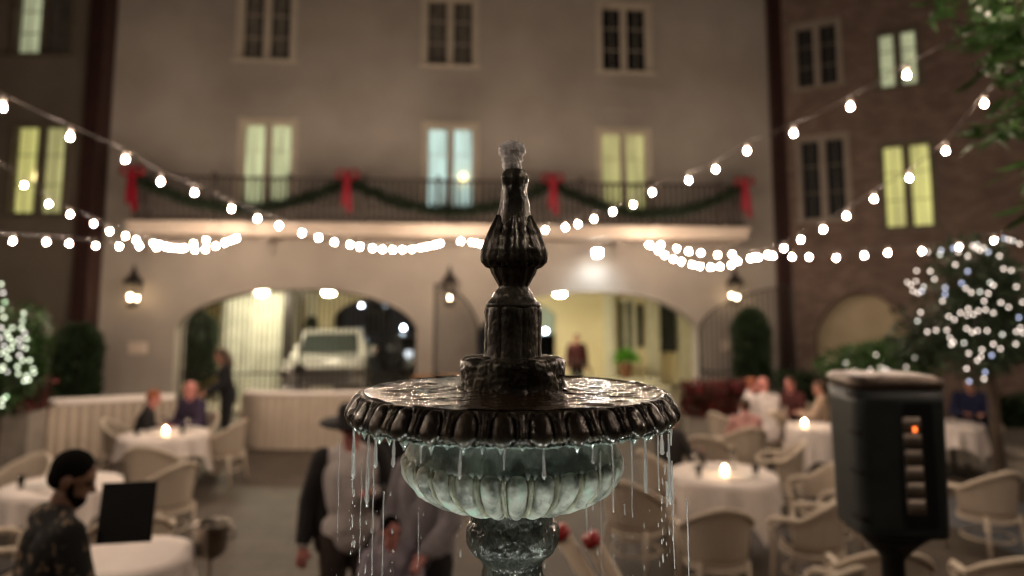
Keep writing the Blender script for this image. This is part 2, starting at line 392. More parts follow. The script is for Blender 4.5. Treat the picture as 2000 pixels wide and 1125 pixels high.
archL = archp(a0[0], a1[0], a0[1], ac[1], -0.2); archR = archp(b0[0], b1[0], b0[1], bc[1], -0.2)
cut = [archL, archR]
for pair in wins:
    for (s0, s1, z0, z1) in pair: cut.append(rectp(s0+0.02, s1-0.02, z0+0.001, z1-0.02))
wall_with_holes(FAC, 'wall', STUCCO, sL, sR, 12.5, 0.55, cut)
curts = [((LIT_GREEN, LIT_GREEN), CURT), ((LIT_CYAN, LIT_CYAN), (CURT, CURT)), ((LIT_YEL, LIT_YEL), (CURTB, CURTB))]
for i, pair in enumerate(wins):
    for j, (s0, s1, z0, z1) in enumerate(pair):
        lamp = None
        if (i, j) == (1, 0): lamp = W.hit(905, 345)
        cc = curts[i][j]
        window(FAC, s0, s1, z0, z1, cc, lamp=lamp)
        bx = MB(); bx.box((s0, 0.52, z0-0.1), (s1, 0.55+0.02, z1)); bx.build('room_back', CURTB, FAC)
# faint recessed panels between the window rows
for (x0, x1) in ((468, 575), (828, 930), (1170, 1268)):
    s0, s1, z0, z1 = rect(x0, 165, x1, 218); m = MB()
    m.box((s0, -0.02, z0), (s1, 0.01, z1)); m.build('wall_panel', STUCCO, FAC, bevel=0.008)
# string course, arch surrounds
for pts in (archL, archR):
    m = MB(); P_ = [Vector((x, -0.03, z)) for x, z in pts[2:]]
    m.tube(P_, 0.035, 6); m.build('arch_moulding', STUCCO, FAC, True)
# balcony
s0 = W.hit(247, 445, -1.0)[0]; s1 = W.hit(1462, 455, -1.0)[0]
zb = W.hit(850, 462, -1.0)[1]; zt = W.hit(850, 438, -1.0)[1]
m = MB(); m.box((s0, -1.0, zb), (s1, -0.001, zt)); m.box((s0-0.04, -1.05, zt-0.09), (s1+0.04, -0.003, zt+0.01))
m.build('balcony_slab', SLAB, FAC, bevel=0.015)
zr = W.hit(850, 351, -0.9)[1]
m = MB(); m.box((s0+0.05, -0.94, zr-0.05), (s1-0.05, -0.86, zr)); m.box((s0+0.05, -0.93, zt+0.06), (s1-0.05, -0.87, zt+0.10))
n = int((s1-s0)/0.135)
for k in range(n+1):
    x = s0+0.1 + (s1-s0-0.2)*k/n
    h = zr-0.05-zt-0.1
    if k % 12 == 0: m.box((x-0.05, -0.95, zt+0.01), (x+0.05, -0.85, zr+0.08))
    else: m.lathe([(0.024, 0), (0.024, h*0.1), (0.044, h*0.3), (0.028, h*0.55), (0.022, h*0.8), (0.03, h)], 8, c=(x, -0.9, zt+0.1))
for x in (s0+0.08, s1-0.08):
    for k in range(1, 6): m.tube([(x, -0.9+k*0.145, zt), (x, -0.9+k*0.145, zr-0.04)], 0.016, 6)
    m.box((x-0.03, -0.86, zr-0.045), (x+0.03, -0.005, zr-0.003))
BAL_S = (s0, s1, zt, zr)
RAILM = mat('railing_paint', (0.045, 0.033, 0.027), 0.5, c2=(0.075, 0.056, 0.045), nscale=8)
m.build('railing', RAILM, FAC)
# scroll brackets under the slab
for px in (275, 520, 880, 1210, 1440):
    x = W.hit(px, 470, -0.5)[0]; m = MB()
    m.prism([(x-0.06, zb-0.35), (x+0.06, zb-0.35), (x+0.06, zb-0.002), (x-0.06, zb-0.002)], -0.12, -0.002)
    m.box((x-0.05, -0.55, zb-0.13), (x+0.05, -0.118, zb-0.003)); m.build('bracket', STUCCO, FAC, bevel=0.01)
# corner pilasters in oxblood
for px, wd in ((176, 0.40), (1519, 0.36)):
    s = W.hit(px, 300)[0]; m = MB(); m.box((s-wd/2, -0.18, 0), (s+wd/2, -0.002, 12.4)); m.box((s-wd/2-0.04, -0.22, 0.001), (s+wd/2+0.04, -0.003, 0.3))
    m.build('corner_pilaster', OXBLOOD, FAC, bevel=0.01)
# carriageway behind the arches
CD = 6.2
m = MB(); m.box((sL, 0.552, 3.12), (sR, CD-0.002, 3.3)); m.build('passage_ceiling', CEIL, FAC)
def wr(px0, py0, px1, py1, d): return (W.hit(px0, (py0+py1)/2, d)[0], W.hit(px1, (py0+py1)/2, d)[0], W.hit(px0, py1, d)[1], W.hit(px0, py0, d)[1])
oA = archp(W.hit(650, 650, CD)[0], W.hit(830, 650, CD)[0], 2.15, 2.78, -0.2); oB = archp(W.hit(880, 650, CD)[0], W.hit(1086, 650, CD)[0], 2.15, 2.78, -0.2)
dw = wr(1206, 585, 1240, 692, CD)
wall_with_holes(FAC, 'passage_wall', YELLOW, sL, sR, 3.5, 0.3, [oA, oB, rectp(*dw)], CD)
window(FAC, dw[0]-0.02, dw[1]+0.02, dw[2], dw[3]+0.02, (CURTB, CURTB), fr=0.05, mull=0.04, trim=PALE, y0=CD, sill=True)
for s in (sL, sR-0.3):
    m = MB(); m.box((s, 0.553, 0.002), (s+0.3, CD-0.003, 3.118)); m.build('side_wall', YELLOW, FAC)
for px0, px1 in ((1178, 1197), (1262, 1284), (1324, 1352), (566, 584), (600, 622)):
    a = W.hit(px0, 650, CD)[0]; b = W.hit(px1, 650, CD)[0]; m = MB()
    m.box((a, CD-0.3, 0.005), (b, CD-0.002, 3.117)); m.box((a-0.05, CD-0.35, 0.006), (b+0.05, CD-0.003, 0.25)); m.box((a-0.05, CD-0.35, 2.85), (b+0.05, CD-0.004, 3.0))
    m.build('pilaster', PALE, FAC, bevel=0.01)
a = W.hit(1288, 650, CD-0.1)[0]; b = W.hit(1321, 650, CD-0.1)[0]
for q in ((a, b, 1.05, 2.62), (W.hit(1246,650,CD-0.1)[0], W.hit(1256,650,CD-0.1)[0], 1.2, 2.6)):
    m = MB(); m.box((q[0], CD-0.1, q[2]), (q[1], CD-0.02, q[3]))
    for k in range(22): z = q[2]+0.06+(q[3]-q[2]-0.12)*k/21; m.box((q[0]+0.04, CD-0.115, z-0.012), (q[1]-0.04, CD-0.098, z+0.012))
    m.build('shutter', SHUTTER, FAC)
# lit pale drapes in the left carriageway
m = MB(); vs = []; fs = []
a = W.hit(430, 650, 3.4)[0]; b = W.hit(552, 650, 3.4)[0]; n = 90
for k in range(n+1):
    x = a+(b-a)*k/n; y = 3.4 + 0.07*math.sin(k*0.75) + 0.02*math.sin(k*2.1); vs += [(x, y, 0.02), (x, y, 3.0), (x, y+0.02, 0.02), (x, y+0.02, 3.0)]
for k in range(n): o = k*4; fs += [(o, o+4, o+5, o+1), (o+2, o+3, o+7, o+6)]
m.add(vs, fs); DR = mat('pale_drape', (0.60, 0.62, 0.54), 0.9, c2=(0.46, 0.46, 0.39), nscale=3)
c = bpy.data.objects.new('drape', None)
o = m.build('drape', DR, FAC, True)
m = MB(); m.tube([(a-0.2, 3.41, 3.03), (b+0.2, 3.41, 3.03)], 0.025, 8); m.build('drape_rail', IRON, FAC)
a = W.hit(553, 650, 3.2)[0]; m = MB(); m.box((a, 3.1, 0.006), (a+0.24, 3.34, 3.115)); m.build('post', IRON, FAC, bevel=0.01)
# pale porch step in front of the passage wall on the right
a = W.hit(1130, 740, CD-1.6)[0]; b = W.hit(1290, 740, CD-1.6)[0]
m = MB(); m.box((a, CD-1.6, 0.006), (b, CD-0.37, 0.30)); m.box((a-0.25, CD-2.0, 0.0065), (b+0.2, CD-1.602, 0.15)); m.build('porch_step', PALE, FAC, bevel=0.01)
# ceiling lights of the passage
CLAMP = mat('lamp_glass', (0.9,0.85,0.7), 0.5, emis=(1.0,0.88,0.62), estr=82)
first = None
for px, py, d, lb in ((510, 578, 2.2, 'small round ceiling light in front of the pale drapes, leftmost of three'), (643, 573, 1.9, 'round ceiling light above the white pickup truck'),
                   (1093, 573, 3.2, 'round ceiling light in the right archway beside the fountain spire')):
    s_, z_ = W.hit(px, py, d); p = W.pt(s_, d, 3.0)
    if first is None:
        e = empty('ceiling_light', p, lb, 'ceiling light', 'ceiling lights in the carriageway'); first = e
        m = MB(); m.tube([p, p+Vector((0,0,0.125))], 0.02, 8); m.lathe([(0.03,0),(0.15,-0.01),(0.16,-0.05),(0.03,-0.06)][::-1], 24, c=p); m.build('rim', IRON, e, True)
        m = MB(); m.lathe([(0.01,-0.19),(0.10,-0.18),(0.16,-0.12),(0.17,-0.062)], 24, c=p); m.build('glass_dome', CLAMP, e, True)
    else:
        e = copy_tree(first); e.location = p; e['label'] = lb

# ------------------------------------------------------------------ left wing
WL = Wall(-12.5, 14.7, 0.0)
LWG = bpy.data.objects.new('hotel_wing', None); COL.objects.link(LWG); LWG.location = WL.o; LWG['_local'] = 1
tag(LWG, 'dark stucco hotel wing at the far left with two rows of windows', 'building')
xe = WL.hit(152, 500)[0]
def wl(px0, py0, px1, py1): return (WL.hit(px0,(py0+py1)/2)[0], WL.hit(px1,(py0+py1)/2)[0], WL.hit(75,py1)[1], WL.hit(75,py0)[1])
w2 = wl(14, 236, 134, 418); w3 = wl(22, -30, 146, 105)
na = WL.hit(18, 660)[0]; nb = WL.hit(88, 660)[0]
niche = archp(na, nb, 2.0, 2.55, -0.2)
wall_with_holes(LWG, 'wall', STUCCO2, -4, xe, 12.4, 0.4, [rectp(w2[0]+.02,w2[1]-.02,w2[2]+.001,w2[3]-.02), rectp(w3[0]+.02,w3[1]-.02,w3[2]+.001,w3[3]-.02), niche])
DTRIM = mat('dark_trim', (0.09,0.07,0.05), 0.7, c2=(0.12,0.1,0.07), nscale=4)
lp = WL.hit(66, 340)
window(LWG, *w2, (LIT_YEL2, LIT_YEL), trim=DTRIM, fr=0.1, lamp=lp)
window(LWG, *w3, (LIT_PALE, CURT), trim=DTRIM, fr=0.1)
m = MB(); m.box((WL.hit(150,500)[0], -0.12, 0), (WL.hit(181,500)[0], 0.35, 12.35)); m.build('corner_pilaster', OXBLOOD, LWG, bevel=0.01)
m = MB(); m.box((na-0.3, 0.6, 0), (nb+0.3, 0.7, 2.9)); m.build('niche_wall', PALE, LWG)

# ------------------------------------------------------------------ right brick wing
pc = W.pt(W.hit(1535, 500)[0], -0.15, 0)
WR = Wall(pc.x, pc.y, R(-30))
BWG = bpy.data.objects.new('brick_wing', None); COL.objects.link(BWG); BWG.location = WR.o; BWG.rotation_euler = (0,0,WR.ang); BWG['_local'] = 1
tag(BWG, 'red brick hotel wing on the right with pale framed windows and an arched niche', 'building')
def wrr(px0, py0, px1, py1): return (WR.hit(px0,(py0+py1)/2)[0], WR.hit(px1,(py0+py1)/2)[0], WR.hit((px0+px1)/2,py1)[1], WR.hit((px0+px1)/2,py0)[1])
BTRIM = mat('brick_wing_trim', (0.26,0.22,0.175), 0.7, c2=(0.21,0.175,0.14), nscale=3)
rw = [(wrr(1556,262,1662,428),(CURTB,CURTB),BTRIM), (wrr(1716,272,1832,444),(LIT_YEL2,LIT_YEL2),DTRIM), (wrr(1546,40,1645,168),(CURTB,CURTB),BTRIM), (wrr(1706,52,1802,168),(LIT_PALE,LIT_PALE),DTRIM)]
n0 = WR.hit(1592, 680)[0]; n1 = WR.hit(1782, 680)[0]; nz = WR.hit(1690, 572)[1]
niche = archp(n0, n1, 1.7, nz, -0.2, pw=2.0)
wall_with_holes(BWG, 'wall', BRICK, 0, 11, 12.2, 0.4, [rectp(q[0][0]+.02,q[0][1]-.02,q[0][2]+.001,q[0][3]-.02) for q in rw] + [niche])
for q, c, t in rw:
    window(BWG, *q, c, trim=t, fr=0.1)
m = MB(); m.box((n0-0.4, 0.42, 0), (n1+0.4, 0.5, 3.6)); m.build('niche_wall', mat('ochre_stucco', (0.46,0.38,0.25), 0.9, c2=(0.40,0.33,0.21), nscale=2), BWG)
m = MB(); m.box((0.0, -0.03, 3.95), (10.9, -0.002, 4.15)); m.build('string_course', BRICK, BWG)

# ------------------------------------------------------------------ street beyond the passage
NIGHTB = mat('night_facade', (0.12,0.13,0.15), 0.8, c2=(0.09,0.10,0.12), nscale=1)
e = empty('street_building', (0, 34, 0), 'dark slate grey building across the street seen through the arches', 'building')
m = MB(); m.box((-14, 34, 0), (14, 35, 9)); m.build('wall', NIGHTB, e)
for x in (-9.5, -7.2, -4.9, 1.2, 3.4, 5.6):
    m = MB(); m.box((x, 33.97, 1.2), (x+1.2, 33.999, 2.6)); m.build('window', GLASSD if x != 1.2 else LIT_PALE, e)
LAMPG = mat('street_lamp_globe', (0.8,0.9,1), 0.3, emis=(0.72,0.86,1.0), estr=22)
for px, py, Y, lb in ((706, 597, 31, 'cool white street lamp seen just under the crown of the back archway'), (788, 640, 29, 'cool white street lamp at the right side of the back archway'), (1066, 646, 30, 'cool white street lamp seen just right of the fountain spire')):
    q = at(px, py, Y); e = empty('street_lamp', (q.x, q.y, 0), lb, 'street lamp', 'street lamps beyond the arches')
    m = MB(); m.lathe([(0.12,0),(0.11,0.25),(0.05,0.3),(0.035,q.z-0.14),(0.08,q.z-0.11)], 14, c=(q.x,q.y,0)); m.build('pole', IRON, e, True)
    m = MB(); m.ell(q, (0.055,0.055,0.06)); m.build('globe', LAMPG, e, True)
HEAD = mat('headlight_glass', (0.9,0.95,1), 0.1, emis=(0.8,0.9,1.0), estr=0.4, samp='NONE')
TAIL = mat('tail_light_glass', (0.5,0.02,0.02), 0.2, emis=(1.0,0.05,0.04), estr=2, samp='NONE')
CHROME = mat('chrome', (0.6,0.6,0.62), 0.15, 1.0)
TYRE = mat('tyre_rubber', (0.015,0.015,0.015), 0.85)
CARGL = mat('car_glass', (0.012,0.016,0.015), 0.5, spec=0.25)
def vehicle(name, label, loc, rz, paint, truck=True, lit=True, tail=False, L=5.2, Wd=2.0, H=1.9):
    # local: front faces -Y
    e = empty(name, loc, label, 'pickup truck' if truck else 'car', None, rz, True)
    hw = Wd/2; b = MB(); hb = 1.18 if truck else 0.85
    prof = [(-L/2, 0.45), (-L/2, 0.85*hb), (-L/2+0.12, hb), (-L/2+1.3, hb*1.05), (-L/2+1.9, H-0.12), (-L/2+2.25, H), (L/2-(2.0 if truck else 0.9), H), (L/2-(1.85 if truck else 0.3), hb*1.02), (L/2-0.03, hb), (L/2, 0.5), (L/2-0.2, 0.32), (-L/2+0.2, 0.32)]
    n = len(prof); vs = []; fs = []
    for x, k in ((-hw, 1), (-hw*0.86, 0), (hw*0.86, 0), (hw, 1)):
        for y, z in prof:
            zz = z; xx = x
            if z > hb*1.06: xx = x*(0.80 if k else 0.92)
            if k and z <= hb*1.06: zz = z - 0.04*(z > 0.9)
            vs.append((xx, y + (0.06*(y < -L/2+0.2) if k else 0), zz))
    for j in range(3):
        for i in range(n): i2 = (i+1) % n; fs.append((j*n+i, j*n+i2, (j+1)*n+i2, (j+1)*n+i))
    fs.append(tuple(range(n))); fs.append(tuple(range(3*n, 4*n))[::-1]); b.add(vs, fs); b.build('body', paint, e, False, bevel=0.03)
    wsc = MB(); y0, y1 = -L/2+1.33, -L/2+1.88
    wsc.add([(-hw*0.76, y0, hb*1.07), (hw*0.76, y0, hb*1.07), (hw*0.70, y1, H-0.14), (-hw*0.70, y1, H-0.14)], [(0,1,2,3)])
    wsc.v = [(x, y-0.03, z+0.02) for x, y, z in wsc.v]; o = wsc.build('windshield', CARGL, e)
    for sx in (-1, 1):
        m = MB(); m.box((sx*hw*0.9-0.17, -L/2-0.03, 0.78), (sx*hw*0.9+0.10 if sx < 0 else sx*hw*0.9+0.05, -L/2+0.06, 0.98)); m.build('headlight', TAIL if tail else (HEAD if lit else CHROME), e, bevel=0.02)
        m = MB(); m.box((sx*(hw+0.02), -L/2+1.75, hb+0.02), (sx*(hw+0.22), -L/2+1.87, hb+0.24)); m.build('side_mirror', paint, e, bevel=0.03)
        for y in (-L/2+0.95, L/2-1.05):
            m = MB(); m.tube([(sx*(hw-0.22), y, 0.38), (sx*(hw+0.01), y, 0.38)], 0.38, 24); wh = m.build('wheel', TYRE, e, True)
            m = MB(); m.tube([(sx*(hw+0.005), y, 0.38), (sx*(hw+0.03), y, 0.38)], 0.22, 16); m.build('rim', CHROME, wh)
    m = MB()
    for k in range(4): m.box((-hw*0.62, -L/2-0.035, 0.66+k*0.09), (hw*0.62, -L/2+0.02, 0.70+k*0.09))
    m.build('grille', IRON, e)
    m = MB(); m.box((-hw*0.94, -L/2-0.14, 0.42), (hw*0.94, -L/2+0.03, 0.60)); m.build('bumper', CHROME, e, bevel=0.03)
    m = MB(); m.box((-0.26, -L/2-0.16, 0.46), (0.26, -L/2-0.142, 0.57)); m.build('number_plate', PALE, e)
    return e
WHITEP = mat('white_car_paint', (0.36,0.355,0.335), 0.25, 0.1, coat=0.8)
GREYP = mat('dark_car_paint', (0.05,0.055,0.07), 0.25, 0.4, coat=0.8)
SILV = mat('silver_car_paint', (0.5,0.52,0.54), 0.28, 0.4, coat=0.8)
q = at(650, 700, 19.6); vehicle('pickup_truck', 'white pickup truck facing the courtyard under the left arch', (q.x, 19.7, 0), R(9), WHITEP, lit=False)
q = at(790, 700, 27); vehicle('parked_car', 'silver car parked on the street right of the white pickup', (q.x+0.4, 26.6, 0), R(25), SILV, False, True, L=4.4, Wd=1.8, H=1.45)
q = at(1062, 680, 27); vehicle('parked_car', 'dark car with red lights on the street behind the fountain spire', (q.x, 27, 0), R(-30), GREYP, False, True, True, L=4.4, Wd=1.8, H=1.45)

# ------------------------------------------------------------------ iron gates
def gate(label, pts, height, hinge_s, wd, dirv, ztop):
    # ztop(u) gives bar height at distance u from hinge
    p0 = Vector(hinge_s); d = Vector(dirv).normalized()
    e = empty('iron_gate', p0, label, 'gate', 'iron gates of the carriageways')
    f = MB(); n = int(wd/0.11)
    for z in (0.12, 1.0): f.tube([p0+Vector((0,0,z)), p0+d*wd+Vector((0,0,z))], 0.022, 6)
    f.tube([p0+d*(wd*k/24)+Vector((0,0,ztop(wd*k/24))) for k in range(25)], 0.022, 6)
    for u in (0, wd): f.tube([p0+d*u+Vector((0,0,0.02)), p0+d*u+Vector((0,0,ztop(u)))], 0.03, 6)
    f.build('frame', IRON, e)
    b = MB()
    for k in range(1, n): u = wd*k/n; b.tube([p0+d*u+Vector((0,0,0.1)), p0+d*u+Vector((0,0,ztop(u)-0.01))], 0.012, 5)
    b.build('bars', IRON, e)
    m = MB(); q = p0+d*(wd-0.06); m.box((q.x-0.05, q.y-0.05, 1.0), (q.x+0.05, q.y+0.05, 1.18)); m.build('lock', IRON, e)
def arch_h(s0, s1, zs, zc, u, pw=2.3):
    c = (s0+s1)/2; h = (s1-s0)/2; t = min(1, abs((u-c)/h)); return zs+(zc-zs)*max(0, 1-t**pw)**0.62 - 0.04
for side in (0, 1):
    wd = (a1[0]-a0[0])/2 - 0.05
    hs = a0[0]+0.04 if side == 0 else a1[0]-0.04; sg = 1 if side == 0 else -1
    gate('closed iron gate leaf in the left arch %s' % ('in front of the pale drapes' if side == 0 else 'in front of the white pickup'), None, 0, W.pt(hs, 0.3, 0), wd, W.d*sg,
         lambda u, hs=hs, sg=sg: arch_h(a0[0], a1[0], a0[1], ac[1], hs+sg*u))
wdR = (b1[0]-b0[0])/2 - 0.05
dR = (W.d*math.cos(R(-25)) + W.n*math.sin(R(-25)))*1.0
gate('open iron gate leaf swung out at the right end of the right arch', None, 0, W.pt(b1[0]-0.03, -0.06, 0), wdR*0.8, dR*1.0 if True else W.d, lambda u: arch_h(0, 2*wdR, b1[1]+0.1, bc[1]+0.15, u))
dL = (-W.d*math.cos(R(-62)) - W.n*0.9)
gate('open iron gate leaf swung out at the left end of the right arch', None, 0, W.pt(b0[0]+0.03, -0.06, 0), wdR*0.8, dL, lambda u: arch_h(0, 2*wdR, b1[1]+0.1, bc[1]+0.15, u))

# ------------------------------------------------------------------ wall lanterns, floodlight, plaques
FLAME = mat('lantern_flame', (1,0.8,0.5), 0.5, emis=(1.0,0.72,0.42), estr=16)
GLASSC = water_mat('lantern_glass', (0.95,0.95,0.92), 0.02, 1.0); GLASSC.node_tree.nodes['Principled BSDF'].inputs['Alpha'].default_value = 0.25
def lantern(px, py, label, nb, h=0.95):
    s_, z_ = W.hit(px, py, -0.35); p = W.pt(s_, -0.35, z_-0.45*h)
    e = empty('wall_lantern', p, label, 'lantern', 'wall lanterns between the arches')
    f = MB(); r0, r1 = 0.11, 0.19
    for k in range(6):
        t = 2*PI*k/6; f.tube([p+Vector((r0*math.cos(t), r0*math.sin(t), 0.08)), p+Vector((r1*math.cos(t), r1*math.sin(t), 0.55*h))], 0.010, 5)
    f.lathe([(0.03,0),(0.12,0.04),(0.12,0.08),(0.02,0.085)], 12, c=p); f.lathe([(0.2,0.55*h),(0.21,0.57*h),(0.16,0.66*h),(0.07,0.76*h),(0.06,0.82*h),(0.02,0.92*h),(0.03,0.95*h),(0.005,1.0*h)], 12, c=p)
    f.build('frame', IRON, e)
    g = MB(); g.lathe([(r0-0.008,0.085),(r1-0.012,0.55*h-0.01)], 6, c=p, cap=False); g.build('glass', GLASSC, e)
    b = MB(); q = p + Vector((0,0,0.66*h)); wv = W.n*0.35
    b.tube([q+wv*1.0+Vector((0,0,-0.25)), q+wv*0.75+Vector((0,0,0.02)), q+wv*0.4+Vector((0,0,0.12)), q+Vector((0,0,0.1))], 0.014, 6); b.build('bracket', IRON, e)
    for k in range(nb):
        t = 2*PI*k/nb+0.5; rr = 0.045 if nb > 1 else 0; c = p+Vector((rr*2.0*math.cos(t), rr*2.0*math.sin(t), 0.2+0.05*(k % 2)))
        m = MB(); m.ell(c, (0.022,0.022,0.042), nu=10, nv=8); m.build('bulb', FLAME, e, True)
lantern(260, 562, 'black wall lantern with three lit bulbs left of the left arch', 3)
lantern(878, 562, 'black wall lantern with one lit bulb between the two arches', 1)
lantern(1436, 562, 'black wall lantern with three lit bulbs right of the right arch', 3)
s_, z_ = W.hit(1167, 492, -0.55); p = W.pt(s_, -0.55, z_)
e = empty('floodlight', p, 'cool white floodlight on the wall above the right arch', 'floodlight')
FLD = mat('floodlight_lens', (1,1,1), 0.3, emis=(0.86,0.95,1.0), estr=70)
m = MB(); m.box((p.x-0.1, p.y, p.z-0.07), (p.x+0.1, p.y+0.12, p.z+0.07)); m.box((p.x-0.02, p.y+0.118, p.z-0.02), (p.x+0.02, p.y+0.53, p.z+0.02)); m.build('housing', SLAB, e, bevel=0.01)
m = MB(); m.add([p+Vector(v) for v in ((-0.075,-0.006,0.03),(0.075,-0.006,0.03),(0.075,0.012,-0.078),(-0.075,0.012,-0.078),(-0.075,0.1,-0.078),(0.075,0.1,-0.078))], [(0,3,2,1),(3,4,5,2)]); m.build('lens', FLD, e)
ld = bpy.data.lights.new('floodlight_beam', 'SPOT'); ld.energy = 8; ld.spot_size = R(125); ld.spot_blend = 0.8; ld.shadow_soft_size = 0.06; ld.color = (0.68,0.87,1.0)
lo = bpy.data.objects.new('floodlight_beam', ld); COL.objects.link(lo); lo.parent = e; lo.location = (0, 0.02, -0.12); lo.rotation_euler = (R(22), 0, 0)
for px, py, lb in ((270, 680, 'small pale wall plaque below the left lantern'), (1424, 676, 'small pale wall plaque right of the right arch')):
    s_, z_ = W.hit(px, py); p = W.pt(s_, -0.03, z_); m = MB()
    M = Matrix.Translation(p) @ Matrix.Rotation(W.ang, 4, 'Z'); m.box((-0.2,-0.01,-0.13), (0.2,0.02,0.13), M); m.box((-0.17,-0.016,-0.10), (0.17,-0.011,0.10), M)
    tag(m.build('wall_plaque', SLAB, None, bevel=0.006), lb, 'plaque', 'plaques on the wall')

# ------------------------------------------------------------------ garland and bows on the balcony
GARL = mat('garland_needles', (0.010,0.018,0.008), 0.8, c2=(0.022,0.036,0.015), nscale=15)
REDV = mat('red_velvet', (0.30,0.005,0.020), 0.6, c2=(0.19,0.003,0.012), nscale=9, bump=0.2)
bowpx = [262, 680, 1078, 1450]
bs = [W.hit(px, 350, -1.0)[0] for px in bowpx]; zr = BAL_S[3]
for k in range(3):
    a, b = bs[k], bs[k+1]; m = MB(); c0 = W.pt((a+b)/2, -1.0, zr)
    path = []
    for i in range(41):
        t = i/40; x = a+(b-a)*t; path.append(W.pt(x, -1.02, zr-0.04 - 0.66*(1-(2*t-1)**2)))
    m.tube(path, 0.035, 6)
    for i in range(2600):
        t = rnd.random()*40; j = min(39, int(t)); q = path[j].lerp(path[j+1], t-j)
        d = Vector((rnd.gauss(0,1), rnd.gauss(0,1), rnd.gauss(0,1))).normalized(); m.leaf(q+d*0.03*rnd.random(), d+Vector((0,0,-0.3)), rnd.uniform(0.07,0.2), 0.035)
    tag(m.build('garland', GARL), ['green garland swag between the leftmost and second red bows', 'green garland swag behind the fountain spire', 'green garland swag between the two right red bows'][k], 'garland', 'garland swags along the balcony railing')
def bow(s_, label, sc_=1.0, twist=0.0):
    p = W.pt(s_, -1.08, zr+0.02); e = empty('red_bow', p, label, 'bow', 'red bows on the balcony railing')
    m = MB()
    for sg in (-1, 1):
        pts = [];
        for i in range(17):
            t = 2*PI*i/16; pts.append(p+Vector((sg*(0.12-0.12*math.cos(t))*sc_, -0.03, (0.09*math.sin(t)+0.03)*sc_)))
        m.tube(pts, 0.05*sc_, 8, flat=0.6)
    m.build('loops', REDV, e, True)
    m = MB(); m.ell(p+Vector((0,-0.06,0.02)), (0.07,0.05,0.07)); m.build('knot', REDV, e, True)
    for sg in (-1, 1):
        t = MB(); x = 0.035*sg; hl = 0.84 if sg > 0 else 0.70; t.add([p+Vector(v) for v in ((x-0.03,-0.05,0),(x+0.03,-0.055,0),(x+0.055+sg*0.02+twist,-0.09,-0.4),(x+0.06+sg*0.05+twist,-0.05,-hl),(x+sg*0.04+twist,-0.05,-hl+0.08),(x-0.05+sg*0.04+twist,-0.05,-hl-0.03),(x-0.05,-0.07,-0.4))], [(0,1,2,3,4,5,6)])
        o = t.build('tail', REDV, e); md = o.modifiers.new('s', 'SOLIDIFY'); md.thickness = 0.012; bake(o)
bow(bs[0], 'red velvet bow at the left end of the balcony railing', 1.0, 0.04)
bow(bs[1], 'red velvet bow on the railing left of the cool white lit window')
bow(bs[2], 'red velvet bow on the railing just right of the fountain spire')
bow(bs[3], 'red velvet bow at the right end of the balcony railing', 0.9)

# ------------------------------------------------------------------ festoon string lights
BULBM = mat('festoon_bulb_glass', (1,0.9,0.75), 0.3, emis=(1.0,0.77,0.595), estr=BULB)
WIREM = mat('festoon_wire', (0.05,0.045,0.04), 0.6)
SOCK = mat('festoon_socket', (0.35,0.3,0.27), 0.5)
STR = {
'A':(4.25,[(5,210),(137,268),(245,312),(314,355),(380,377),(452,408),(503,427),(545,441),(590,455),(622,464),(653,473),(684,478),(703,482),(728,485),(747,487),(767,488),(786,488),(805,487),(822,484),(834,482),(848,479),(860,476)],'string of festoon bulbs from the upper left corner to the balcony left of the spire',14),
'B':(4.75,[(1771,147),(1661,209),(1550,261),(1459,295),(1398,331),(1345,352),(1274,376),(1237,400),(1197,414),(1160,428),(1129,438),(1104,444),(1065,449),(1040,456),(1015,463),(992,470),(970,476),(955,478),(942,478),(931,475),(921,473),(900,471)],'string of festoon bulbs rising from behind the spire to the upper right window',14),
'C':(8.2,[(47,362),(95,399),(137,419),(183,437),(214,452),(245,461),(266,469),(300,475),(312,478),(325,482),(345,484),(360,484),(378,476),(403,470)],'string of festoon bulbs sloping down across the lower left lit window',14),
'F':(5.5,[(1923,203),(1847,295),(1776,348),(1707,389),(1653,422),(1608,448),(1564,468),(1531,485),(1500,498),(1480,503),(1466,505),(1440,510),(1428,518),(1406,521),(1388,522),(1367,520),(1352,517),(1331,511),(1315,506),(1298,498),(1286,490),(1270,480)],'string of festoon bulbs from the right balcony end past the yellow brick wing window',14),
'D':(8.0,[(25,471),(91,473),(135,476),(187,480),(233,481),(272,481),(305,483),(333,484),(355,486),(380,488),(401,487),(421,481),(440,474),(452,470),(462,466)],'nearly level string of festoon bulbs at the far left, lowest of the left strings',14),
'G':(8.25,[(1942,471),(1874,482),(1801,491),(1734,494),(1688,499),(1633,504),(1580,502),(1547,502),(1510,500),(1472,502),(1430,497),(1401,498),(1369,494),(1345,491),(1322,485),(1291,478),(1267,478)],'nearly level string of festoon bulbs on the right running above the fairy lit tree',14),
}
proto = None
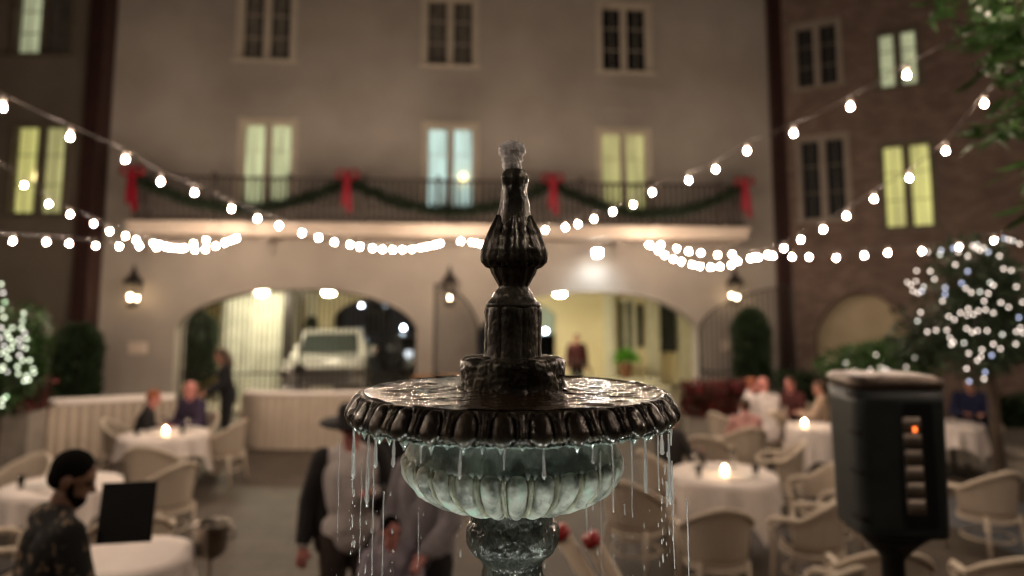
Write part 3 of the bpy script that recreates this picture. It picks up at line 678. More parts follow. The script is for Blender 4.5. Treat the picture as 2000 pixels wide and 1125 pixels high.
for k, (Yn, pts, label, ext) in STR.items():
    rs = [ray(*q) for q in pts]; Yf = {'A': 14.4, 'B': 14.4, 'C': 13.8, 'D': 13.8}.get(k, 14.9)
    x0, y0, x1, y1 = rs[0].x*Yn, Yn, rs[-1].x*Yf, Yf
    P3 = []
    for r in rs:
        dx, dy = x1-x0, y1-y0; t = (r.x*y0-x0)/(dx-r.x*dy); Y = y0+t*dy
        P3.append(Vector((r.x*Y, Y, CAMZ+r.z*Y)))
    # more bulbs continuing past the frame towards the camera side of the courtyard
    dirp = Vector((x0-x1, y0-y1, 0)).normalized(); slope = (P3[0].z-P3[2].z)/max(0.3, (P3[0]-P3[2]).xy.length)
    extra = []
    q = P3[0].copy()
    for i in range(ext):
        slope = min(0.40, slope+0.02); q = q + dirp*0.52 + Vector((0,0,0.52*slope)); extra.append(q.copy())
    allp = extra[::-1] + P3
    e = empty('string_lights', allp[-1], label, 'string lights', 'festoon light strings across the courtyard')
    wpts = []
    for i, q in enumerate(allp):
        wpts.append(q+Vector((0,0,0.085)))
        if i < len(allp)-1: wpts.append((q+allp[i+1])/2+Vector((0,0,0.078)))
    end = W.pt((allp[-1]-W.o).dot(W.d), -0.02 if k in 'AB' else -1.0, allp[-1].z+0.25)
    wpts.append(end)
    m = MB(); m.tube(wpts, 0.0045, 5); m.build('wire', WIREM, e)
    for q in allp:
        if proto is None:
            m = MB(); m.ell((0,0,0), (0.0135,0.0135,0.017), nu=10, nv=8); bm_ = m.build('bulb', BULBM, None, True)
            m = MB(); m.lathe([(0.016,0.026),(0.017,0.07),(0.008,0.085)], 8); so = m.build('socket', SOCK, bm_, True)
            proto = bm_; o = bm_
        else: o = copy_tree(proto)
        o.parent = e; o.location = q - e.location

# ------------------------------------------------------------------ furniture
def wicker_proto():
    e = empty('wicker_armchair', (0,0,0), '-', 'chair', 'wicker armchairs around the courtyard tables', 0, True)
    # faces +Y.
    def rim(a):          # a in degrees from back centre (-90..90 sides) -> point on the top rail
        t = abs(a)/100.0
        z = 0.86 - 0.20*min(1, t*1.25)**1.6
        ra = 0.30; rb = 0.30
        return Vector((ra*math.sin(R(a))*(1+0.04*t), -rb*math.cos(R(a))*(1.08 if abs(a) < 90 else 1)+0.02, z))
    top = [rim(a) for a in range(-100, 101, 8)]
    L_ = [Vector((-0.29,0.26,0.60)), Vector((-0.30,0.20,0.645))]; R_ = [Vector((0.30,0.20,0.645)), Vector((0.29,0.26,0.60))]
    m = MB(); m.tube(L_+top+R_, 0.024, 8); m.build('arm_rail', WICKERL, e, True)
    m = MB(); vs = []; fs = []; n = len(top); nz = 8
    for i, p in enumerate(top):
        for j in range(nz+1):
            t = j/nz; q = Vector((p.x*(0.86+0.12*t), p.y*(0.86+0.12*t)+0.0, 0.41+(p.z-0.41)*t)); vs.append(q)
    for i in range(n-1):
        for j in range(nz): fs.append((i*(nz+1)+j, (i+1)*(nz+1)+j, (i+1)*(nz+1)+j+1, i*(nz+1)+j+1))
    m.add(vs, fs); o = m.build('backrest', WICKER, e, True); md = o.modifiers.new('s','SOLIDIFY'); md.thickness = 0.014; bake(o)
    poly = [(0.26*math.cos(R(a))*(1 if math.sin(R(a)) < 0 else 1.02), (0.27 if math.sin(R(a)) < 0 else 0.25)*math.sin(R(a))) for a in range(0, 360, 15)]
    m = MB(); m.slab(poly, 0.385, 0.42); m.build('seat', WICKER, e, bevel=0.01)
    m = MB(); m.slab([(x*0.93, y*0.93) for x, y in poly], 0.423, 0.465); m.build('cushion', CUSH, e, True, bevel=0.015)
    m = MB(); m.tube([(x*0.98, y*0.98, 0.36) for x, y in poly+[poly[0]]], 0.02, 6); m.tube([(x*0.9, y*0.9, 0.17) for x, y in poly+[poly[0]]], 0.012, 6); m.build('stretcher', WICKERL, e, True)
    for sx in (-1, 1):
        m = MB(); m.tube([(sx*0.29,0.26,0.60),(sx*0.255,0.235,0.4),(sx*0.25,0.25,0.2),(sx*0.265,0.27,0.0)], [0.024,0.022,0.02,0.018], 8); m.build('leg', WICKERL, e, True)
        m = MB(); m.tube([(sx*0.2,-0.2,0.42),(sx*0.2,-0.22,0.2),(sx*0.225,-0.26,0.0)], [0.022,0.02,0.018], 8); m.build('leg', WICKERL, e, True)
    return e
chair_src = wicker_proto(); chair_used = False
def chair(px, Y, rz, label):
    global chair_used
    x = (px-1000)/F*Y
    c = chair_src if not chair_used else copy_tree(chair_src); chair_used = True
    c.location = (x, Y, 0); c.rotation_euler = (0,0,R(rz)); c['label'] = label; c.name = 'wicker_armchair'
    return c
# rz 0 = chair faces away from the camera (back to us)
chair(318, 8.55, 4, 'wicker armchair with its back to us in front of the left candle table')
chair(345, 7.55, 62, 'wicker armchair turned sideways left of the aisle, nearer than the candle table')
chair(62, 7.6, 170, 'wicker armchair with rounded back behind the table at the far left edge')
chair(5, 5.6, -55, 'wicker armchair cut off by the left edge behind the man in the patterned shirt')
chair(452, 10.2, 80, 'wicker armchair empty at the right side of the left candle table')
chair(262, 10.3, -80, 'wicker armchair under the woman in black at the left candle table')
chair(398, 10.75, 150, 'wicker armchair under the bald man at the left candle table')
chair(285, 5.9, 25, 'wicker armchair with dark cushion behind the black folder')
chair(1381, 6.05, 2, 'wicker armchair with its back to us in front of the right candle table')
chair(1560, 6.35, 48, 'wicker armchair angled away from the patio heater beside the right candle table')
chair(1592, 7.4, 100, 'wicker armchair with open arm right of the right candle table, beside the heater')
chair(1368, 9.2, -20, 'wicker armchair behind the right candle table seen over the basin rim')
chair(1412, 11.0, -60, 'wicker armchair farthest back beside the dark planting right of the basin')
chair(1508, 8.7, 70, 'wicker armchair between the two right white tables')
chair(1560, 4.75, 30, 'wicker armchair at the bottom edge left of the patio heater stand')
chair(1692, 5.1, -8, 'wicker armchair directly behind the patio heater stand at the bottom edge')
chair(1935, 4.95, -12, 'wicker armchair in the bottom right corner')
chair(1893, 7.3, 10, 'wicker armchair on its own right of the patio heater')
chair(1232, 6.9, -35, 'wicker armchair behind the falling water right of the bowl')
chair(1292, 8.1, -70, 'wicker armchair behind the falling water, left of the right candle table')
chair(1483, 11.2, 10, 'wicker armchair under the bald diner in a white shirt')
chair(1556, 11.9, 170, 'wicker armchair under the diner right of the bald diner')
chair(1440, 9.85, 5, 'wicker armchair under the diner in a pink top')
chair(1885, 11.3, 160, 'wicker armchair under the diner in a navy jacket')

def table(px, Y, r, label, clabel, square=1.5, rot=0.3, h=0.745, X=None):
    x = (px-1000)/F*Y
    e = empty('dining_table', (x,Y,0), label, 'table', 'round dining tables in the courtyard', 0)
    c = Vector((x,Y,0))
    m = MB(); m.lathe([(r-0.01,h-0.03),(r,h-0.02),(r,h-0.002),(r-0.01,h)], 40, c=c); m.build('tabletop', TOPD, e)
    m = MB(); m.lathe([(0.26,0),(0.26,0.02),(0.05,0.06),(0.035,0.1),(0.035,h-0.06),(0.08,h-0.032)], 20, c=c); m.build('leg', IRON, e, True)
    # cloth
    n = 120; vs = []; fs = []; rings = [(0.0,0),(0.5,0),(0.9,0),(0.98,0),(1.0,0.0)]
    ph = rnd.random()*6
    half = square/2; nr = 9
    vs.append((x,Y,h+0.006))
    def hem(th):
        a = th+rot; ext = half/max(abs(math.cos(a)), abs(math.sin(a))) ; return min(h-0.04, max(0.12, ext-r))
    rows = []
    for k in range(1, 5): rows.append([(c.x+r*k/4*math.cos(2*PI*i/n)*1.012, c.y+r*k/4*math.sin(2*PI*i/n)*1.012, h+0.006) for i in range(n)])
    for k in range(1, nr+1):
        t = k/nr; row = []
        for i in range(n):
            th = 2*PI*i/n; H = hem(th); fold = math.sin(th*11+ph)+0.5*math.sin(th*17+ph*2)
            rr = r*1.012+0.008+0.035*t*fold*0.8+0.05*t*(H/0.5)*0.6
            row.append((c.x+rr*math.cos(th), c.y+rr*math.sin(th), h+0.002-H*t))
        rows.append(row)
    for row in rows: vs += row
    for i in range(n): fs.append((0, 1+i, 1+(i+1) % n))
    for k in range(len(rows)-1):
        for i in range(n): i2 = (i+1) % n; fs.append((1+k*n+i, 1+(k+1)*n+i, 1+(k+1)*n+i2, 1+k*n+i2))
    m = MB(); m.add(vs, fs); o = m.build('tablecloth', LINEN, None, True); tag(o, clabel, 'tablecloth', 'white tablecloths')
    return c
CANDG = mat('votive_glass', (1,0.85,0.6), 0.4, emis=(1.0,0.66,0.32), estr=2)
CANDF = mat('candle_flame', (1,0.85,0.6), 0.4, emis=(1.0,0.70,0.38), estr=32)
def candle(px, py, Y, label, z=0.752):
    x = (px-1000)/F*Y; c = Vector((x,Y,z)); e = empty('candle', c, label, 'candle', 'votive candles on the tables')
    m = MB(); m.lathe([(0.028,0),(0.034,0.01),(0.038,0.06),(0.034,0.06),(0.03,0.012),(0.01,0.01)], 16, c=c); m.build('glass', CANDG, e, True)
    m = MB(); m.ell(c+Vector((0,0,0.075)), (0.016,0.016,0.030), nu=10, nv=8); m.build('flame', CANDF, e, True)
GLS = water_mat('tableware_glass', (0.97,0.97,0.95), 0.02, 1.0); GLS.node_tree.nodes['Principled BSDF'].inputs['IOR'].default_value = 1.4
CHINA = mat('white_china', (0.7,0.67,0.62), 0.3)
def glass(x, Y, label, wine=True, z=0.752):
    c = Vector((x,Y,z)); m = MB()
    if wine: m.lathe([(0.032,0),(0.03,0.004),(0.005,0.01),(0.004,0.09),(0.02,0.105),(0.036,0.14),(0.034,0.19),(0.031,0.19),(0.032,0.142),(0.016,0.112)], 16, c=c)
    else: m.lathe([(0.028,0),(0.033,0.12),(0.031,0.12),(0.026,0.008)], 16, c=c)
    tag(m.build('wine_glass' if wine else 'tumbler', GLS, None, True), label, 'glass', 'glasses on the tables')
def plate(x, Y, label, z=0.752, r=0.12):
    m = MB(); m.lathe([(r*0.5,0),(r*0.6,0.004),(r,0.018),(r*0.98,0.021),(r*0.6,0.008),(0.01,0.006)], 24, c=(x,Y,z)); tag(m.build('plate', CHINA, None, True), label, 'plate', 'plates on the tables')
c1 = table(338, 9.75, 0.56, 'round table with a candle where a couple sits at left', 'white cloth hanging in points over the left candle table', 1.62, 0.5)
c2 = table(150, 7.0, 0.52, 'round table behind the man in the patterned shirt', 'white cloth on the table between the far left armchair and the sideways armchair', 1.5, 0.2)
c3 = table(282, 5.05, 0.42, 'round table at the bottom left in front of the black folder', 'white cloth at the bottom left beside the ice bucket stand', 1.5, 0.62)
c4 = table(1400, 7.45, 0.54, 'round table with a candle right of the falling water', 'white cloth over the right candle table', 1.6, 0.35)
c5 = table(1572, 10.4, 0.36, 'small table with a candle left of the patio heater', 'white cloth on the small table left of the patio heater', 1.6, 0.1)
c6 = table(1838, 10.6, 0.42, 'table right of the patio heater by the man in navy', 'white cloth on the table right of the patio heater', 1.4, 0.4)
candle(340, 842, 9.62, 'lit votive candle on the left candle table')
candle(1403, 915, 7.35, 'lit votive candle on the right candle table')
candle(1558, 820, 10.25, 'lit votive candle on the small table left of the patio heater')
glass(c1.x-0.12, c1.y+0.2, 'wine glass left of the candle on the left candle table'); glass(c1.x+0.25, c1.y+0.15, 'wine glass by the bald man on the left candle table')
plate(c1.x+0.22, c1.y+0.34, 'plate in front of the bald man on the left candle table'); plate(c1.x-0.3, c1.y+0.1, 'plate in front of the woman in black on the left candle table')
glass(c4.x-0.25, c4.y+0.2, 'wine glass left of the candle on the right candle table'); glass(c4.x+0.2, c4.y+0.28, 'wine glass behind the candle on the right candle table'); glass(c4.x-0.12, c4.y+0.33, 'tumbler on the far side of the right candle table', False)
plate(c2.x-0.15, c2.y-0.1, 'empty plate on the table at the far left')
plate(c4.x+0.22, c4.y-0.2, 'empty plate near us on the right candle table')

for cc, nm in ((c1,'left candle table'),(c4,'right candle table'),(c2,'table at the far left'),(c6,'table beside the man in navy')):
    for (dx, dy, w_) in ((0.3,-0.12,'near right edge'),(-0.3,-0.16,'near left edge')):
        glass(cc.x+dx, cc.y+dy, 'water tumbler at the %s of the %s' % (w_, nm), False)
    m = MB(); x_, y_ = cc.x+0.05, cc.y-0.3; m.box((x_-0.09,y_-0.05,0.7525),(x_+0.09,y_+0.05,0.765)); m.box((x_-0.07,y_-0.04,0.7652),(x_+0.08,y_+0.045,0.775))
    tag(m.build('napkin', LINEN, None, bevel=0.004), 'folded white napkin at the near edge of the %s' % nm, 'napkin', 'napkins on the tables')
# small dark side table with a plate at the bottom edge
e = empty('side_table', ((1250-1000)/F*4.4, 4.4, 0), 'small dark side table at the bottom edge right of the fountain', 'table')
c = Vector(e.location); m = MB(); m.lathe([(0.24,0.70),(0.25,0.71),(0.25,0.728),(0.24,0.73)], 32, c=c); m.build('tabletop', TOPD, e)
m = MB(); m.lathe([(0.2,0),(0.19,0.02),(0.03,0.05),(0.025,0.70)], 16, c=c); m.build('leg', IRON, e, True)
plate(c.x, c.y, 'white plate on the small dark side table', 0.735, 0.10)

# buffet tables with pleated skirts
def buffet(pts, h, label, name='buffet_table', wd=0.75):
    pts = [Vector(p) for p in pts]; c = (pts[0]+pts[-1])/2; e = empty(name, (c.x,c.y,0), label, 'buffet table', 'skirted buffet tables')
    d = (pts[-1]-pts[0]).normalized(); nrm = Vector((-d.y, d.x, 0))
    if nrm.y < 0: nrm = -nrm
    poly = [(p.x,p.y) for p in pts] + [((p+nrm*wd).x, (p+nrm*wd).y) for p in reversed(pts)]
    m = MB(); m.slab(poly, h-0.03, h); m.build('tabletop', LINEN, e, bevel=0.01)
    loop = [Vector((x,y,0)) for x, y in poly]; loop.append(loop[0]); vs = []; fs = []; k = 0; dist = 0
    for i in range(len(loop)-1):
        a, b = loop[i], loop[i+1]; n = max(2, int((b-a).length/0.02)); dd = (b-a).normalized(); out = Vector((dd.y,-dd.x,0))
        for j in range(n):
            q = a.lerp(b, j/n); dist += (b-a).length/n
            f = math.sin(dist*42+0.7*math.sin(dist*3))
            vs += [q+out*(0.01+0.006*f)+Vector((0,0,h-0.035)), q+out*(0.02+0.022*f)+Vector((0,0,h*0.5)), q+out*(0.03+0.028*f)+Vector((0,0,0.012))]
    N_ = len(vs)//3
    for i in range(N_):
        i2 = (i+1) % N_
        for j in range(2): fs.append((i*3+j, i2*3+j, i2*3+j+1, i*3+j+1))
    m = MB(); m.add(vs, fs); m.build('skirt', SKIRT, e, True)
    return e
buffet([(-9.6,9.9,0),(-8.6,10.6,0),(-7.6,11.2,0),(-6.4,11.7,0),(-5.75,11.9,0)], 0.95, 'long buffet table with a pleated cream skirt along the left side')
pts = []
for k in range(13): t = R(180+ (k/12)*180); pts.append((-3.65+1.28*math.cos(t)*1.0, 12.75+0.42*math.sin(t), 0))
buffet(pts, 0.97, 'rounded buffet table with a pleated cream skirt in front of the white pickup', wd=0.45)
e = empty('host_stand', at(852, 730, 14.2)*1, 'orange wood host stand behind the left of the basin', 'stand'); e.location.z = 0
c = Vector(e.location); m = MB(); m.box((c.x-0.42,c.y-0.2,0.0),(c.x+0.42,c.y+0.2,1.05)); m.build('cabinet', WOODD, e, bevel=0.02)
m = MB(); m.box((c.x-0.48,c.y-0.26,1.053),(c.x+0.48,c.y+0.24,1.10)); m.build('top', WOODD, e, bevel=0.01)
m = MB(); m.box((c.x-0.34,c.y-0.225,0.12),(c.x+0.34,c.y-0.203,0.92)); m.build('front_panel', WOODD, e, bevel=0.01)

# ice bucket on its stand
x, Y = (435-1000)/F*5.3, 5.3; c = Vector((x,Y,0)); e = empty('ice_bucket_stand', c, 'metal ice bucket on a slim stand in the aisle', 'ice bucket')
STEEL = mat('brushed_steel', (0.36,0.32,0.27), 0.25, 1.0, c2=(0.28,0.24,0.2), nscale=14)
m = MB(); m.lathe([(0.08,0.66),(0.115,0.70),(0.13,0.88),(0.14,0.895),(0.13,0.905),(0.122,0.88),(0.105,0.71),(0.01,0.69)], 28, c=c); m.build('bucket', STEEL, e, True)
m = MB(); m.lathe([(0.14,0.0),(0.14,0.015),(0.03,0.03),(0.013,0.06),(0.013,0.62),(0.05,0.66)], 18, c=c); m.build('stand', STEEL, e, True)
for sg in (-1,1):
    m = MB(); m.tube([c+Vector((sg*0.13,0,0.86)), c+Vector((sg*0.17,0,0.85)), c+Vector((sg*0.17,0,0.79)), c+Vector((sg*0.125,0,0.78))], 0.008, 6); m.build('handle', STEEL, e, True)

# leaning cream poles with red caps
CREAM = mat('cream_pole', (0.72,0.60,0.45), 0.5, c2=(0.64,0.53,0.39), nscale=6); REDC = mat('red_cap_paint', (0.42,0.03,0.03), 0.4)
for (pt, pb, lb) in (((1100,1048),(1146,1125),'leaning cream pole with a red cap next to the fountain stem'), ((1160,1062),(1196,1125),'leaning cream pole with a red cap, right one of the pair')):
    a = at(*pt, 3.2); b = at(*pb, 3.2); d = (b-a); foot = a + d*(a.z/(a.z-b.z))*1.0; e = empty('pole', foot, lb, 'pole', 'red capped cream poles')
    m = MB(); m.tube([foot, a], [0.036, 0.036], 14); m.build('shaft', CREAM, e, True)
    m = MB(); u = (a-foot).normalized(); m.tube([a, a+u*0.012, a+u*0.045], [0.042,0.043,0.040], 14); m.build('cap', REDC, e, True)

# ------------------------------------------------------------------ patio heater
Yh = 3.0; hx = (1712-1000)/F*Yh; zt_ = at(1716, 745, Yh).z; zb_ = at(1716, 1030, Yh).z
HB = mat('heater_enamel', (0.030,0.038,0.039), 0.5, 0.1, c2=(0.042,0.050,0.050), nscale=8, coat=0.2)
HD = mat('heater_black', (0.010,0.010,0.010), 0.5)
HTOP = mat('heater_cap_metal', (0.16,0.12,0.095), 0.4, 0.6, c2=(0.12,0.09,0.07), nscale=9)
e = empty('patio_heater', (hx,Yh,0), 'tall dark patio heater with a rounded cap on a black stand', 'patio heater'); c = Vector((hx,Yh,0))
def rr(a, hw=0.185, hd=0.165, p=7.0):
    ca, sa = math.cos(a), math.sin(a); k = (abs(ca/hw)**p+abs(sa/hd)**p)**(-1/p); return k
def hfn(sc_):
    return lambda j, th, r, z: (rr(th+0.07)*r, z)
m = MB(); m.lathe([(0.93,zb_),(0.96,zb_+0.02),(1.0,zt_-0.08),(1.0,zt_-0.02)], 64, hfn(1), c); m.build('body', HB, e, True)
m = MB(); m.lathe([(1.005,zt_-0.018),(1.03,zt_),(1.02,zt_+0.02),(0.9,zt_+0.033),(0.3,zt_+0.04)], 64, hfn(1), c); m.build('cap', HTOP, e, True)
def fr_pt(th, z, k=1.0): r_ = rr(th+0.07)*k; return c+Vector((r_*math.cos(th), r_*math.sin(th), z))
def patch(th0, th1, z0, z1, k0, k1, n=8):
    th0 -= R(30); th1 -= R(30); m = MB(); vs = []; fs = []
    for i in range(n+1):
        th = th0+(th1-th0)*i/n
        for z in (z0, z1):
            for k in (k0, k1): vs.append(fr_pt(th, z, k))
    for i in range(n):
        o = i*4; fs += [(o+1,o+5,o+7,o+3),(o,o+2,o+6,o+4),(o,o+4,o+5,o+1),(o+2,o+3,o+7,o+6)]
    fs += [(0,1,3,2),(n*4,n*4+2,n*4+3,n*4+1)]
    m.add(vs, fs); return m
H_ = zt_-zb_
for t in (0.12, 0.42, 0.68, 0.93): patch(R(228), R(250), zb_+H_*t-0.012, zb_+H_*t+0.012, 0.98, 1.012).build('vent_slot', HD, e)
patch(R(256), R(286), zb_+0.04, zt_-0.06, 0.98, 1.008).build('side_panel', HB, e)
patch(R(296), R(330), zb_+0.05, zt_-0.07, 0.98, 1.01).build('front_panel', HD, e)
LOUV = mat('louvre_metal', (0.34,0.29,0.24), 0.45, 0.5, c2=(0.2,0.17,0.14), nscale=10)
for k in range(6):
    z = zb_+0.10+k*(H_-0.22)/6; patch(R(294), R(317), z, z+(H_-0.22)/6*0.93, 0.99, 1.02).build('louvre', LOUV, e, True)
m = patch(R(307), R(311), zb_+H_*0.70, zb_+H_*0.73, 1.0, 1.035); m.build('indicator_light', mat('orange_indicator', (1,0.3,0.1), 0.4, emis=(1.0,0.16,0.03), estr=1.0), e)
m = MB(); m.lathe([(0.24,0),(0.23,0.03),(0.10,0.12),(0.05,0.5),(0.045,zb_-0.12),(0.12,zb_-0.04),(0.17,zb_-0.002)], 28, c=c); m.build('stand', HD, e, True)

# ------------------------------------------------------------------ plants and trees
LEAFD = mat('dark_leaf', (0.011,0.022,0.008), 0.6, c2=(0.024,0.048,0.016), nscale=9)
LEAFM = mat('mid_leaf', (0.025,0.06,0.015), 0.45, c2=(0.05,0.11,0.025), nscale=9)
LEAFB = mat('bright_leaf', (0.07,0.17,0.045), 0.4, c2=(0.14,0.27,0.075), nscale=7)
REDL = mat('red_bract', (0.16,0.012,0.014), 0.6, c2=(0.07,0.02,0.015), nscale=10)
BARK = mat('bark', (0.07,0.05,0.035), 0.9, c2=(0.11,0.08,0.055), nscale=14, bump=0.5)
TERR = mat('terracotta', (0.25,0.11,0.06), 0.8, c2=(0.2,0.09,0.05), nscale=6)
def crown_pts(n, c, r, clumps=14, seed=1, shell=0.55):
    g = random.Random(seed); cl = []
    for _ in range(clumps):
        d = Vector((g.gauss(0,1),g.gauss(0,1),g.gauss(0,1))).normalized(); k = g.uniform(0.35,0.85); cl.append((Vector((d.x*r[0]*k,d.y*r[1]*k,d.z*r[2]*k)), g.uniform(0.28,0.5)))
    out = []
    for _ in range(n):
        cc, rr_ = g.choice(cl); d = Vector((g.gauss(0,1),g.gauss(0,1),g.gauss(0,1))).normalized()*(g.random()**0.33)*rr_
        out.append((c+cc+Vector((d.x*r[0],d.y*r[1],d.z*r[2])), d))
    return out
def tree(name, label, cat, base, c, r, nl, leafm, ll, lw, group=None, seed=1, trunk=0.07, clumps=16):
    e = empty(name, base, label, cat, group); base = Vector(base); c = Vector(c)
    m = MB(); mid = base.lerp(c, 0.55)+Vector((0.05,0.03,0)); m.tube([base, mid, c], [trunk, trunk*0.75, trunk*0.4], 10); g = random.Random(seed+5)
    for k in range(9):
        d = Vector((g.gauss(0,1),g.gauss(0,1),g.uniform(0,1))).normalized(); s_ = mid.lerp(c, g.random()); q = s_+Vector((d.x*r[0],d.y*r[1],d.z*r[2]))*0.7
        m.tube([s_, s_.lerp(q,0.5)+Vector((0,0,0.06)), q], [trunk*0.4, trunk*0.25, trunk*0.08], 6)
    m.build('trunk', BARK, e, True)
    m = MB()
    for p, d in crown_pts(nl, c, r, clumps, seed):
        dd = (d.normalized()+Vector((g.gauss(0,.5),g.gauss(0,.5),g.gauss(0,.5)-0.2)));  m.leaf(p, dd, ll*g.uniform(0.7,1.2), lw)
    m.build('crown', leafm, e)
    return e
def fairy(name_label, pts, col, st, r=0.0115, group='fairy lights in the plants'):
    mm = []
    for i, cc in enumerate(col):
        mm.append(mat('fairy_bulb_glass', (0.9,0.9,0.9), 0.4, emis=cc, estr=st*(1.0 if i == 0 else 0.75), samp='NONE'))
    e = empty('fairy_lights', pts[0], name_label, 'fairy lights', group)
    m = MB(); seq = sorted(pts, key=lambda p: (round(p.z*3), p.x)); m.tube([p+Vector((0,0,r+0.003)) for p in seq], 0.0022, 4); m.build('wire', WIREM, e)
    pr = []
    for x in mm:
        b = MB(); b.ell((0,0,0), (r,r,r), nu=8, nv=6); o = b.build('bulb', x, None, True); o.parent = e; pr.append(o)
    for i, p in enumerate(pts):
        k = 0 if rnd.random() < 0.72 else rnd.randrange(len(pr))
        o = pr[i] if i < len(pr) else pr[k].copy()
        if i >= len(pr): COL.objects.link(o); o.parent = e
        o.location = p - e.location
# right tree
tc = at(1915, 600, 8.2)
tree('courtyard_tree', 'dark leafy tree wrapped in white fairy lights at the right edge', 'tree', (tc.x+0.1, 8.2, 0), tc, (0.95,0.8,0.88), 5200, LEAFD, 0.11, 0.04, seed=3, trunk=0.08, clumps=22)
led = [(1812,492),(1838,489),(1836,497),(1862,485),(1872,492),(1866,517),(1900,480),(1906,484),(1914,489),(1921,484),(1930,492),(1908,478),(1961,466),(1970,468),(1978,470),(1991,476),(1890,530),(1960,525),(1975,528),(1817,530),(1825,545),(1790,529),(1772,551),(1779,556),(1789,549),(1783,568),(1793,572),(1800,569),(1804,560),(1846,562),(1846,575),(1841,588),(1878,553),(1886,563),(1897,571),(1914,570),(1930,573),(1922,588),(1934,552),(1940,557),(1955,591),(1798,610),(1792,627),(1853,618),(1864,624),(1876,611),(1889,616),(1891,603),(1911,607),(1901,614),(1940,611),(1925,605),(1811,648),(1828,645),(1849,645),(1855,660),(1862,668),(1888,642),(1899,649),(1909,646),(1928,646),(1958,653),(1985,648),(1998,650),(1883,670),(1858,673),(1892,690),(1918,683),(1916,696),(1909,704),(1940,672),(1954,681),(1937,694),(1984,672),(1888,720),(1922,740),(1893,745),(1924,727),(1993,640),(1970,600),(1985,560),(1997,590),(1990,620),(1952,500),(1890,500)]
g_ = random.Random(8)
fairy('white and bluish fairy lights wrapped through the right courtyard tree', [at(px, py, 8.2-0.75*math.sqrt(max(0.05, 1-((px-1915)/190)**2))-g_.uniform(0,0.15)) for px, py in led], ((1.0,0.84,0.72),(0.70,0.80,1.0),(0.95,0.95,0.85),(0.55,0.65,1.0)), 1.45)
# shrub with lights
sc_ = at(1725, 712, 11.2)
tree('courtyard_shrub', 'low green shrub with a few fairy lights behind the patio heater', 'shrub', (sc_.x, 11.2, 0), sc_, (0.85,0.5,0.42), 2400, LEAFM, 0.16, 0.05, seed=5, trunk=0.03)
fairy('few warm white fairy lights in the shrub behind the patio heater', [at(px, py, 10.6) for px, py in ((1711,693),(1652,709),(1700,722),(1720,718),(1728,720),(1786,698),(1770,717),(1786,716),(1776,739),(1799,762),(1733,723),(1668,724))], ((1.0,0.86,0.72),(1.0,0.93,0.8)), 1.0, 0.0145)
# left tree
tc = at(2, 690, 8.0)
tree('courtyard_tree', 'leafy tree with dense greenish fairy lights at the left edge', 'tree', (tc.x-0.1, 8.0, 0), tc, (0.42,0.5,0.85), 2800, LEAFM, 0.12, 0.04, seed=9, trunk=0.06)
pts = [(2,555),(6,572),(10,590),(3,604),(8,620),(2,640),(14,650),(18,660),(8,676),(12,688),(2,690),(16,700),(6,716),(14,726),(2,722),(6,780),(3,792),(12,775),(46,612),(44,626),(42,640),(48,650),(38,663),(52,662),(40,676),(50,680),(38,694),(44,704),(58,704),(34,716),(36,730),(52,734),(64,720),(66,728),(48,744),(56,742),(24,640),(26,668),(22,680),(0,660)]
fairy('dense greenish white fairy lights on the tree at the left edge', [at(px, py, 7.5+g_.uniform(-0.2,0.2)) for px, py in pts], ((0.85,1.0,0.70),(1.0,0.95,0.88),(0.6,1.0,0.55)), 1.0, 0.0145)
# topiaries
def topiary(px, Y, ztop, rmax, label, seed, cone):
    x = (px-1000)/F*Y; c = Vector((x,Y,0)); e = empty('topiary', c, label, 'topiary', 'clipped evergreens against the facade')
    m = MB(); m.lathe([(0.17,0),(0.22,0.36),(0.25,0.38),(0.25,0.42),(0.21,0.42),(0.2,0.36)], 24, c=c); m.build('pot', TERR, e, True)
    m = MB(); m.tube([c+Vector((0,0,0.34)), c+Vector((0,0,ztop*0.6))], 0.03, 8); m.build('trunk', BARK, e, True)
    m = MB(); g = random.Random(seed)
    for _ in range(4200):
        t = g.random()**0.8; z = 0.6+(ztop-0.6)*t
        rr_ = rmax*((1-t)**0.6*min(1, t*6+0.35) if cone else min(1, t*7+0.4)*min(1,(1-t)*4.5)**0.5); a = g.uniform(0, 2*PI); k = g.uniform(0.75,1.05)
        p = c+Vector((rr_*k*math.cos(a), rr_*k*math.sin(a), z)); d = Vector((math.cos(a), math.sin(a), g.uniform(0.2,1.2))); m.leaf(p, d+Vector((g.gauss(0,.4),g.gauss(0,.4),g.gauss(0,.3))), g.uniform(0.06,0.19), 0.04)
    m.lathe([(rmax*0.4,0.62),(rmax*0.6,0.9),(rmax*(0.6 if cone else 0.8),0.6+(ztop-0.6)*0.55),(0.05,ztop-0.1)], 16, c=c)
    m.build('foliage', LEAFD, e)
topiary(163, 13.6, 2.12, 0.36, 'dark rounded topiary beside the oxblood pilaster at left', 21, False)
topiary(1462, 14.8, 2.42, 0.32, 'tall column topiary right of the right arch', 22, False)
topiary(388, 17.4, 2.35, 0.45, 'dark topiary behind the bars of the left arch', 23, False)
topiary(612, 21.2, 2.1, 0.25, 'slim green topiary between the pale pilasters above the pickup', 24, True)
